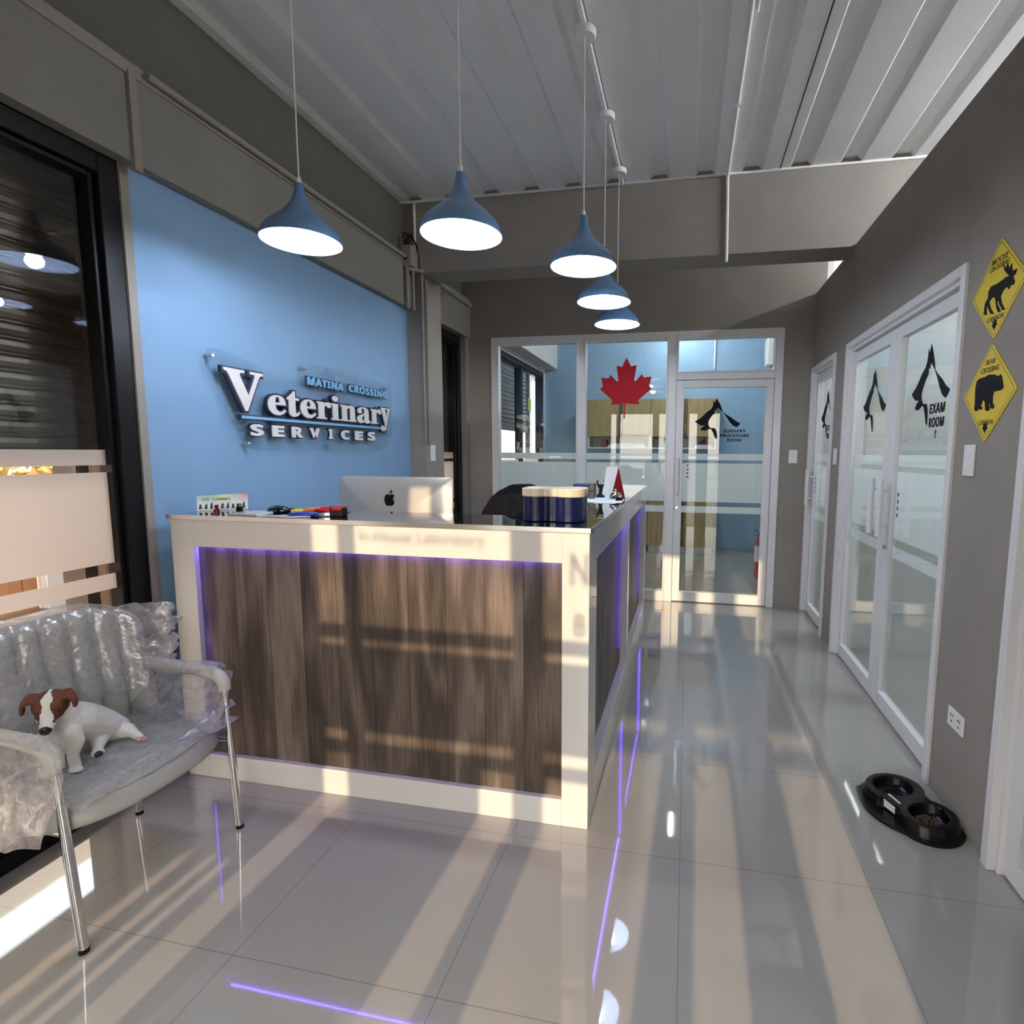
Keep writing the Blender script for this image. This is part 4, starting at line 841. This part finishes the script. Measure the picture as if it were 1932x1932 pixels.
mxx = N.new('ShaderNodeMath'); mxx.operation = 'MAXIMUM'; L.new(c1_.outputs[0], mxx.inputs[0]); L.new(c2_.outputs[0], mxx.inputs[1])
mm_ = N.new('ShaderNodeMath'); mm_.operation = 'MULTIPLY_ADD'; mm_.inputs[1].default_value = .35; L.new(mxx.outputs[0], mm_.inputs[0])
nb_ = N.new('ShaderNodeTexNoise'); nb_.inputs['Scale'].default_value = 22; nb_.inputs['Detail'].default_value = 2; nb_.inputs['Distortion'].default_value = .8; L.new(tx.outputs['Object'], nb_.inputs[0]); L.new(nb_.outputs[0], mm_.inputs[2]); mxx = mm_
bp = N.new('ShaderNodeBump'); bp.inputs['Strength'].default_value = .5; bp.inputs['Distance'].default_value = .006; L.new(mxx.outputs[0], bp.inputs['Height'])
for z_ in (gl, tl, df): L.new(bp.outputs[0], z_.inputs['Normal'])
rr = N.new('ShaderNodeMath'); rr.operation = 'MULTIPLY_ADD'; rr.inputs[1].default_value = .44; rr.inputs[2].default_value = .15; L.new(mxx.outputs[0], rr.inputs[0])
m1_ = N.new('ShaderNodeMixShader'); m1_.inputs[0].default_value = .5; L.new(df.outputs[0], m1_.inputs[1]); L.new(tl.outputs[0], m1_.inputs[2])
m2_ = N.new('ShaderNodeMixShader'); m2_.inputs[0].default_value = .30; L.new(m1_.outputs[0], m2_.inputs[1]); L.new(gl.outputs[0], m2_.inputs[2])
m3_ = N.new('ShaderNodeMixShader'); L.new(rr.outputs[0], m3_.inputs[0]); L.new(tr.outputs[0], m3_.inputs[1]); L.new(m2_.outputs[0], m3_.inputs[2]); L.new(m3_.outputs[0], o_.inputs[0])
def nz(x, y, z, s=1.0, f=14): return s * (noise.noise(Vector((x * f, y * f, z * f))) + .5 * noise.noise(Vector((x * f * 2.3 + 5, y * f * 2.3, z * f * 2.3))))
def crump(p, s=.008, f=16):
    x, y, z = p; return (x + nz(x, y, z, s, f), y + nz(y + 3, z, x, s, f), z + nz(z + 7, x, y, s, f))
mb = MB()
def back_f(a, b):                 # over the backrest front and rolled over its top
    p = Vector(backpt(.02 + .96 * a, min(1, .30 + .75 * b), 1)); over = max(0, b * 1.0 - .933)
    return crump((p.x + .012 - over * .7, p.y, p.z + .012 * (b > .5) + (.004 if over else 0)), .005)
g = MB().grid(60, 26, back_f); mb.add(g.v, g.f)
def flare(a, b):                   # loose bulging corner above the far armrest
    y = 1.56 + .13 * a; z = .60 + .24 * b - .05 * a * a
    rag = 1 + .14 * math.sin(b * 19) + .10 * math.sin(b * 41 + 1)
    return crump((-2.05 + .15 * math.sin(math.pi * a) + .03 * b, 1.55 + (y - 1.55) * (rag if a > .5 else 1) * 1.25, z), .014, 14)
g = MB().grid(26, 36, flare); mb.add(g.v, g.f)
def side_f(a, b):                  # from the far armrest down to the seat
    x = -2.0 + .385 * a; zt_ = .628 - .03 * a; y = 1.585 + .035 * math.sin(math.pi * b); z = .425 + (zt_ - .425) * b
    y = 1.60 + .028 * math.cos(math.pi * b) * (-1 if b < .5 else -1) - .035 * (1 - b)
    return crump((x + .02 * (1 - b) * a, y, z), .010, 15)
g = MB().grid(48, 30, side_f); mb.add(g.v, g.f)
def arm_wrap(a, b):                # loop of film around the far arm and front leg
    an = 2 * math.pi * b; x = -1.98 + .33 * a; r = .027 + .006 * math.sin(7 * a + b * 9)
    return crump((x, 1.603 + r * math.cos(an), .601 + r * math.sin(an) + .012 * (1 - a)), .003, 20)
g = MB().grid(30, 16, arm_wrap); mb.add(g.v, g.f)
def tail(a, b):                    # gathered rope from the far leg along the seat front
    t_ = a; x = -1.598 - .03 * math.sin(3 * t_) + (b - .5) * .02 ; y = 1.622 - .50 * t_; z = .475 - .055 * min(1, t_ * 3) + .02 * math.sin(math.pi * b)
    return crump((x - .05 * b, y, z - .0), .008, 22)
g = MB().grid(60, 10, tail); mb.add(g.v, g.f)
def seat_f(a, b):
    x = -2.02 + .455 * a; y = 1.07 + .53 * b; k = max(abs(2 * a - 1), abs(2 * b - 1)) ** 8
    p = crump((x, y, .434 + .006), .009, 13)
    return (p[0], p[1], max(.4255, p[2]))
g = MB().grid(64, 60, seat_f); mb.add(g.v, g.f)
def near_side(a, b):               # sheet over the near armrest hanging to below the seat
    x = -2.06 + .43 * a; z = .625 - .26 * b + .03 * a * (1 - b); y = 1.052 + .03 * math.sin(b * 4) - .012 * b
    z = z + (.04 * math.sin(a * 3.0)) * b * -1
    return crump((x, y, z), .010, 12)
g = MB().grid(52, 36, near_side); mb.add(g.v, g.f)
def near_back(a, b):               # raised sheet against the near end of the backrest
    return crump((-1.99 + .05 * a, 1.05 + .17 * a, .46 + .29 * b + .02 * math.sin(a * 6)), .008, 14)
g = MB().grid(22, 30, near_back); mb.add(g.v, g.f)
pw = mb.build('plastic_wrap', pf, None, smooth='all', recalc=False); reorigin(pw)
tag(pw, 'crumpled clear plastic film wrapped over the beige armchair', 'plastic film')

# ================================================================== PUPPY
def puppy():
    mb = MB()
    def el(c, r, rot=None):
        b = MB().ball((0, 0, 0), r, 20, 14); R = rot or Matrix.Identity(3); mb.add([Vector(c) + R @ v for v in b.v], b.f)
    def cap(pts, rs): 
        mb.tube(pts, rs, 14)
        for p, r in ((pts[0], rs[0]), (pts[-1], rs[-1])): mb.ball(p, r * .98, 14, 8)
    # trunk from rump to shoulders
    cap([(-1.868, 1.410, .466), (-1.868, 1.375, .488), (-1.866, 1.33, .522), (-1.860, 1.285, .553), (-1.852, 1.245, .570)], [.036, .049, .056, .060, .052])
    cap([(-1.855, 1.25, .56), (-1.845, 1.235, .60), (-1.838, 1.215, .632)], [.052, .042, .036])           # neck
    cap([(-1.855, 1.245, .545), (-1.842, 1.225, .515)], [.050, .040])                                   # chest
    # head
    hd = Vector((-1.826, 1.200, .653)); fwd = Vector((.52, -.62, -.58)).normalized(); side = fwd.cross(Vector((0, 0, 1))).normalized(); up = side.cross(fwd)
    Rh = Matrix((side, fwd, up)).transposed()
    el(hd, (.043, .045, .038), Rh)
    el(hd + fwd * .022 - up * .006, (.034, .032, .028), Rh)
    cap([hd + fwd * .025 - up * .008, hd + fwd * .055 - up * .012, hd + fwd * .078 - up * .012], [.025, .019, .0155])   # muzzle
    el(hd + fwd * .060 - up * .023, (.014, .022, .009), Rh)                                             # lower jaw
    # ears: folded flaps grown from the skull
    for s in (-1, 1):
        b0 = hd + side * s * .030 + up * .026 - fwd * .008; b1 = hd + side * s * .046 + up * .031 - fwd * .006; b2 = hd + side * s * .057 + up * .020 + fwd * .006; b3 = hd + side * s * .058 + up * .004 + fwd * .016
        for k in range(12):
            t_ = k / 11; 
            p = b0.lerp(b1, t_ * 3) if t_ < 1 / 3 else (b1.lerp(b2, t_ * 3 - 1) if t_ < 2 / 3 else b2.lerp(b3, t_ * 3 - 2))
            el(p, (.0065, .020 * (1 - .55 * max(0, t_ - .35)), .008), Rh)
    # front legs
    cap([(-1.815, 1.235, .545), (-1.800, 1.238, .515), (-1.796, 1.222, .482), (-1.790, 1.222, .447)], [.030, .021, .0145, .0145])
    el((-1.778, 1.214, .443), (.021, .016, .010))
    cap([(-1.872, 1.215, .54), (-1.868, 1.195, .505), (-1.855, 1.185, .475), (-1.850, 1.180, .447)], [.028, .020, .0145, .0145])
    el((-1.838, 1.172, .443), (.021, .016, .010))
    # hind legs: near one stretched towards the seat front, other folded with the paw forward
    cap([(-1.862, 1.392, .472), (-1.843, 1.398, .468), (-1.818, 1.400, .462)], [.040, .033, .022])
    cap([(-1.818, 1.402, .468), (-1.790, 1.400, .458), (-1.765, 1.398, .450)], [.022, .015, .012])
    el((-1.755, 1.397, .446), (.020, .012, .009))
    cap([(-1.865, 1.36, .485), (-1.835, 1.325, .468), (-1.815, 1.305, .458)], [.034, .022, .015])
    el((-1.797, 1.290, .452), (.019, .018, .014))
    cap([(-1.915, 1.44, .478), (-1.945, 1.455, .462), (-1.965, 1.45, .450)], [.013, .009, .006])          # tail
    me = bpy.data.meshes.new('pup'); me.from_pydata([tuple(v) for v in mb.v], [], mb.f); me.update()
    b = bmesh.new(); b.from_mesh(me); bmesh.ops.recalc_face_normals(b, faces=b.faces); b.to_mesh(me); b.free()
    ob = bpy.data.objects.new('pup', me); COL.objects.link(ob)
    r = ob.modifiers.new('r', 'REMESH'); r.mode = 'VOXEL'; r.voxel_size = .0030; r.use_smooth_shade = True
    s = ob.modifiers.new('s', 'SMOOTH'); s.factor = .5; s.iterations = 5
    bpy.context.view_layer.update()
    m2 = bpy.data.meshes.new_from_object(ob.evaluated_get(bpy.context.evaluated_depsgraph_get()))
    bpy.data.objects.remove(ob)
    fur = pm('white_fur', (.66, .63, .58), .8, bump=(160, .35, .002)); br = pm('brown_fur', (.11, .030, .010), .75, bump=(160, .35, .002)); bk = pm('dark_nose', (.012, .010, .010), .3); pk = pm('pink_skin', (.45, .25, .20), .7); db = pm('dark_brown_fur', (.045, .016, .008), .7, bump=(160, .3, .002))
    for q in (fur, br, bk, pk, db): m2.materials.append(q)
    nose = hd + fwd * .090 - up * .010
    for p in m2.polygons:
        c = p.center; d_ = c - hd; s = d_.dot(side); f = d_.dot(fwd); u = d_.dot(up); k = 0
        if (c - nose).length < .0185: k = 2
        elif -.045 < f < .062 and abs(s) < .09 and u > -.024 + .25 * max(0, f) and d_.length < .09 and c.z > .600:
            wv = .0028 * math.sin(f * 160)
            blaze = .0105 + .10 * max(0, f - .025) + wv if f > -.012 else .004
            if abs(s) > blaze: k = 1
            if k == 1 and abs(s) > .058: k = 1
            if k == 1 and ((c - (hd + fwd * .020 + side * .030 - up * .004)).length < .013): k = 4
        if c.x > -1.786 and c.z < .4445 and p.normal.z < 0: k = 2
        if (c - Vector((-1.783, 1.283, .452))).length < .0115 and p.normal.x > .2: k = 2
        if c.x > -1.768 and c.y > 1.38 and p.normal.x > .1 and c.z < .455: k = 3
        p.material_index = k; p.use_smooth = True
    org = Vector((-1.85, 1.30, .43))
    for v in m2.vertices: v.co -= org
    o = bpy.data.objects.new('puppy', m2); COL.objects.link(o); o.location = org; ORG[o.name] = tuple(org)
    tag(o, 'small white puppy with brown head patches sitting on the armchair', 'dog')
    eye = pm('dark_eye', (.004, .003, .003), .05, coat=1)
    for s in (-1, 1):
        c = hd + fwd * .037 + side * s * .0225 + up * .008
        MB().ball(c, .0058, 14, 10).build('eye', eye, o, smooth='all')
puppy()

# ================================================================== PET BOWL
BW = thing('pet_bowl', 'black double pet bowl with kibble on the floor by the door wall', 'pet bowl', (.89, 2.22, 0))
ca, sa = math.cos(math.radians(-64)), math.sin(math.radians(-64))
def bw(u, v, z): u *= .86; v *= 1.0; return (.893 + u * ca - v * sa, 2.205 + u * sa + v * ca, z)
def bowl_r(a, sc=1.0):             # figure-eight outline
    best = 0; dx, dy = math.cos(a), math.sin(a)
    for cx, cy, r in ((-.095, .012, .115), (.105, -.0, .105), (0, 0, .085)):
        b = cx * dx + cy * dy; q = b * b - (cx * cx + cy * cy - r * r)
        if q > 0: best = max(best, b + math.sqrt(q))
    return best * sc
n = 96; vs = []; lev = [(1.13, 0.0), (1.13, .006), (1.04, .012), (1.0, .045), (.975, .052), (.93, .054)]
for s_, z in lev:
    for k in range(n): a = 2 * math.pi * k / n; r = bowl_r(a, s_); vs.append(bw(r * math.cos(a), r * math.sin(a), z))
fs = [(j * n + k, j * n + (k + 1) % n, (j + 1) * n + (k + 1) % n, (j + 1) * n + k) for j in range(len(lev) - 1) for k in range(n)]
# top deck with two wells, as a height field
def deck(a, b):
    an = 2 * math.pi * a; r = bowl_r(an, .93) * b; u, v = r * math.cos(an), r * math.sin(an); z = .054
    for cx, cy, rad in ((-.100, .010, .078), (.105, 0, .072)):
        q = math.hypot((u - cx), (v - cy)) / rad
        if q < 1: z -= .042 * (1 - q ** 6)
    return bw(u, v, z)
mb = MB().add(vs, fs); g = MB().grid(97, 40, deck); mb.add(g.v, g.f)
mb.build('bowl_body', M['bowl'], BW, smooth=True)
vs = []; n = 40                     # wide foot flange on the aisle side
fl = [( -.21 + .40 * k / (n - 1), -.085 - .075 * math.sin(math.pi * k / (n - 1)) ) for k in range(n)]
MB().prism(fl + [(.19, -.05), (-.21, -.05)], lambda u, v, w_: bw(u, v, w_), 0, .012).build('flange', M['bowl'], BW, bevel=.004)
MB().prism([(-.052, -.006), (.020, -.010), (.020, -.002), (-.052, .002)], lambda u, v, w_: bw(u, v - .052, .0545 + w_), 0, .0012).build('price_sticker', M['whiteplastic'], BW)
MB().prism([(-.055, 0), (.025, 0), (.025, .028), (-.055, .028)], lambda u, v, w_: bw(u, -.088 + w_ , .020 + v), 0, .0015).build('barcode_label', pm('label_paper', (.7, .7, .68), .5), BW)
mb = MB()
for k in range(70):
    a = random.uniform(0, 6.28); r = .040 * math.sqrt(random.random()); mb.ball(bw(.105 + r * math.cos(a), r * math.sin(a), .0185 + random.uniform(0, .006)), (.0055, .0055, .0045), 7, 5)
kb = mb.build('kibble', pm('brown_kibble', (.09, .045, .022), .7), BW, smooth=True); kb['kind'] = 'stuff'

# ================================================================== SURGERY ROOM
def cabinet(x0, x1, y0, y1, z0, z1, label, doors, upper):
    t = thing('wall_cabinet' if upper else 'base_cabinet', label, 'cabinet', ((x0 + x1) / 2, y1, z0))
    e = .018; zs = z0 + .155 if upper else z0
    if upper:
        mb = MB().box(x0, x0 + e, y0, y1, z0, zs).box(x1 - e, x1, y0, y1, z0, zs).box(x0, x1, y0, y1, z0 - e, z0).box(x0, x1, y1 - .01, y1, z0, zs)
        mb.build('open_shelf', M['whiteplastic'], t)
    MB().box(x0, x1, y0 + .02, y1, zs, z1).build('carcass', M['tanwood'], t)
    if not upper: MB().box(x0 + .01, x1 - .01, y0 + .05, y1, 0, z0).build('plinth', M['white'], t)
    w_ = (x1 - x0) / doors
    for k in range(doors):
        d_ = MB().box(x0 + k * w_ + .002, x0 + (k + 1) * w_ - .002, y0, y0 + .018, zs + .002, z1 - .002).build('door', M['tanwood'], t, bevel=.001)
        hx = x0 + (k + 1) * w_ - .035 if k % 2 == 0 else x0 + k * w_ + .035
        hz = zs + .05 if upper else z1 - .20
        MB().tube([(hx, y0 - .022, hz), (hx, y0 - .022, hz + .14)], .005, 8).build('handle', M['steel'], d_, smooth=True)
    return t
cabinet(-1.44, -.532, 7.86, 8.195, 1.485, 2.17, 'pale wood wall cabinet over an open white shelf, nearer the window', 2, True)
cabinet(-.528, .385, 7.86, 8.195, 1.485, 2.17, 'pale wood wall cabinet over an open white shelf, nearer the red extinguisher', 2, True)
cabinet(-1.44, -.532, 7.62, 8.195, .10, .86, 'pale wood base cabinet below the wall cabinet nearer the window', 2, False)
cabinet(-.528, .375, 7.62, 8.195, .10, .86, 'pale wood base cabinet below the wall cabinet nearer the extinguisher', 2, False)
onething('worktop', MB().box(-1.46, .395, 7.60, 8.2, .86, .89), M['whiteplastic'], 'white worktop over the pale wood base cabinets', 'worktop', bevel=.003)
bkm = [pm('book_a', (.75, .78, .85), .5), pm('book_b', (.18, .07, .05), .5), pm('book_c', (.08, .09, .16), .5), pm('book_d', (.7, .68, .7), .5)]
SH = 1.486
onething('shelf_book', MB().box(-1.15, -.60, 7.90, 8.1, SH, SH + .035), bkm[0], 'long white book lying on the shelf nearer the window, lowest', 'book', 'books on the open shelves')
onething('shelf_book', MB().box(-1.12, -.62, 7.92, 8.1, SH + .036, SH + .062), bkm[3], 'grey-white book on top of the long white book', 'book', 'books on the open shelves')
onething('shelf_book', MB().box(-1.24, -1.17, 7.90, 8.1, SH, SH + .11), bkm[1], 'brown book standing at the end of the white books', 'book', 'books on the open shelves')
onething('shelf_box', MB().box(-.50, -.16, 7.92, 8.12, SH, SH + .13), pm('grey_green_box', (.14, .17, .15), .4), 'grey-green box on the open shelf behind the door frame', 'box', bevel=.01)
onething('shelf_book', MB().box(.10, .33, 7.90, 8.1, SH, SH + .04), bkm[3], 'pale book lying on the shelf nearer the extinguisher', 'book', 'books on the open shelves')
onething('shelf_book', MB().box(.11, .30, 7.91, 8.1, SH + .041, SH + .060), bkm[2], 'dark book lying on the pale book', 'book', 'books on the open shelves')
onething('desk_ornament', MB().add([(.15, 7.98, SH + .061), (.25, 7.98, SH + .061), (.25, 8.02, SH + .061), (.15, 8.02, SH + .061), (.24, 7.99, SH + .14), (.24, 8.01, SH + .14)], [(0, 1, 2, 3), (0, 1, 4), (2, 3, 5), (0, 3, 5, 4), (1, 2, 5, 4)]), bkm[1], 'small dark red pointed ornament on the stacked books', 'ornament')
fx = thing('fire_extinguisher', 'red fire extinguisher with white label standing in the surgery room', 'fire extinguisher', (.835, 6.32, 0))
red = pm('red_enamel', (.40, .012, .018), .2, coat=.5)
MB().lathe([(.052, 0), (.058, .006), (.058, .38), (.055, .41), (.042, .44), (.022, .458), (.018, .47)], (.835, 6.32, 0), 32).build('cylinder', red, fx, smooth=True)
MB().open_lathe([(.0588, .19), (.0588, .37)], (.835, 6.32, 0), 32).build('label_band', M['whiteplastic'], fx, smooth='all')
MB().lathe([(.016, .465), (.018, .50), (.010, .505)], (.835, 6.32, 0), 14).add([(.84, 6.31, .50), (.77, 6.31, .545), (.77, 6.33, .545), (.84, 6.33, .50), (.84, 6.31, .51), (.77, 6.31, .552), (.77, 6.33, .552), (.84, 6.33, .51)], [(0, 1, 2, 3), (4, 5, 6, 7), (0, 1, 5, 4), (1, 2, 6, 5), (2, 3, 7, 6), (3, 0, 4, 7)]).box(.80, .87, 6.31, 6.33, .482, .490).build('valve_lever', M['rubber'], fx, smooth=True)
MB().tube([(.85, 6.32, .485), (.895, 6.32, .46), (.905, 6.32, .36), (.90, 6.32, .20)], .008, 10).build('hose', M['rubber'], fx, smooth=True)
bx = thing('emergency_light', 'narrow white box mounted high on the pale surgery room wall', 'wall box', (1.06, 7.93, 2.60))
MB().box(1.02, 1.10, 7.80, 8.06, 2.60, 2.98).build('box_body', M['whiteplastic'], bx, bevel=.012)
MB().box(1.012, 1.022, 7.84, 8.02, 2.66, 2.94).build('inset_panel', M['film'], bx)
onething('wall_conduit', MB().tube([(.35, 8.185, 2.62), (.35, 8.185, 3.2)], .012), M['ceil'], 'short white pipe coming down the blue surgery room wall', 'conduit', smooth=True)
onething('door_closer_rail', MB().box(.93, .965, 5.6, 5.64, 1.2, 1.85), M['white'], 'white upright rail standing just inside the surgery room', 'rail') if False else None
tube_e = emit('tube_glow', (.95, .96, 1.0), 44); tube_x = emit('tube_glow_exam', (.93, .96, 1.0), 125)
def tubelight(x, y, z, label, along='y', ln=1.2, tube_e=tube_e):
    t = thing('ceiling_light', label, 'ceiling light', (x, y, z), 'fluorescent ceiling lights')
    if along == 'y':
        MB().box(x - .07, x + .07, y - ln / 2, y + ln / 2, z - .03, z).build('fitting', M['whiteplastic'], t, bevel=.004)
        MB().tube([(x, y - ln / 2 + .03, z - .045), (x, y + ln / 2 - .03, z - .045)], .014).build('tube', tube_e, t, smooth=True)
    else:
        MB().box(x - ln / 2, x + ln / 2, y - .07, y + .07, z - .03, z).build('fitting', M['whiteplastic'], t, bevel=.004)
        MB().tube([(x - ln / 2 + .03, y, z - .045), (x + ln / 2 - .03, y, z - .045)], .014).build('tube', tube_e, t, smooth=True)
tubelight(-.08, 6.6, 3.2, 'tube light on the surgery room ceiling nearer the glazed door')
tubelight(-.10, 7.5, 3.2, 'tube light on the surgery room ceiling nearer the cabinets')
tubelight(2.3, 3.1, 3.25, 'tube light on the ceiling of the double-door exam room', tube_e=tube_x)
tubelight(2.3, 4.75, 3.25, 'tube light on the ceiling of the exam room next to the surgery', tube_e=tube_x)
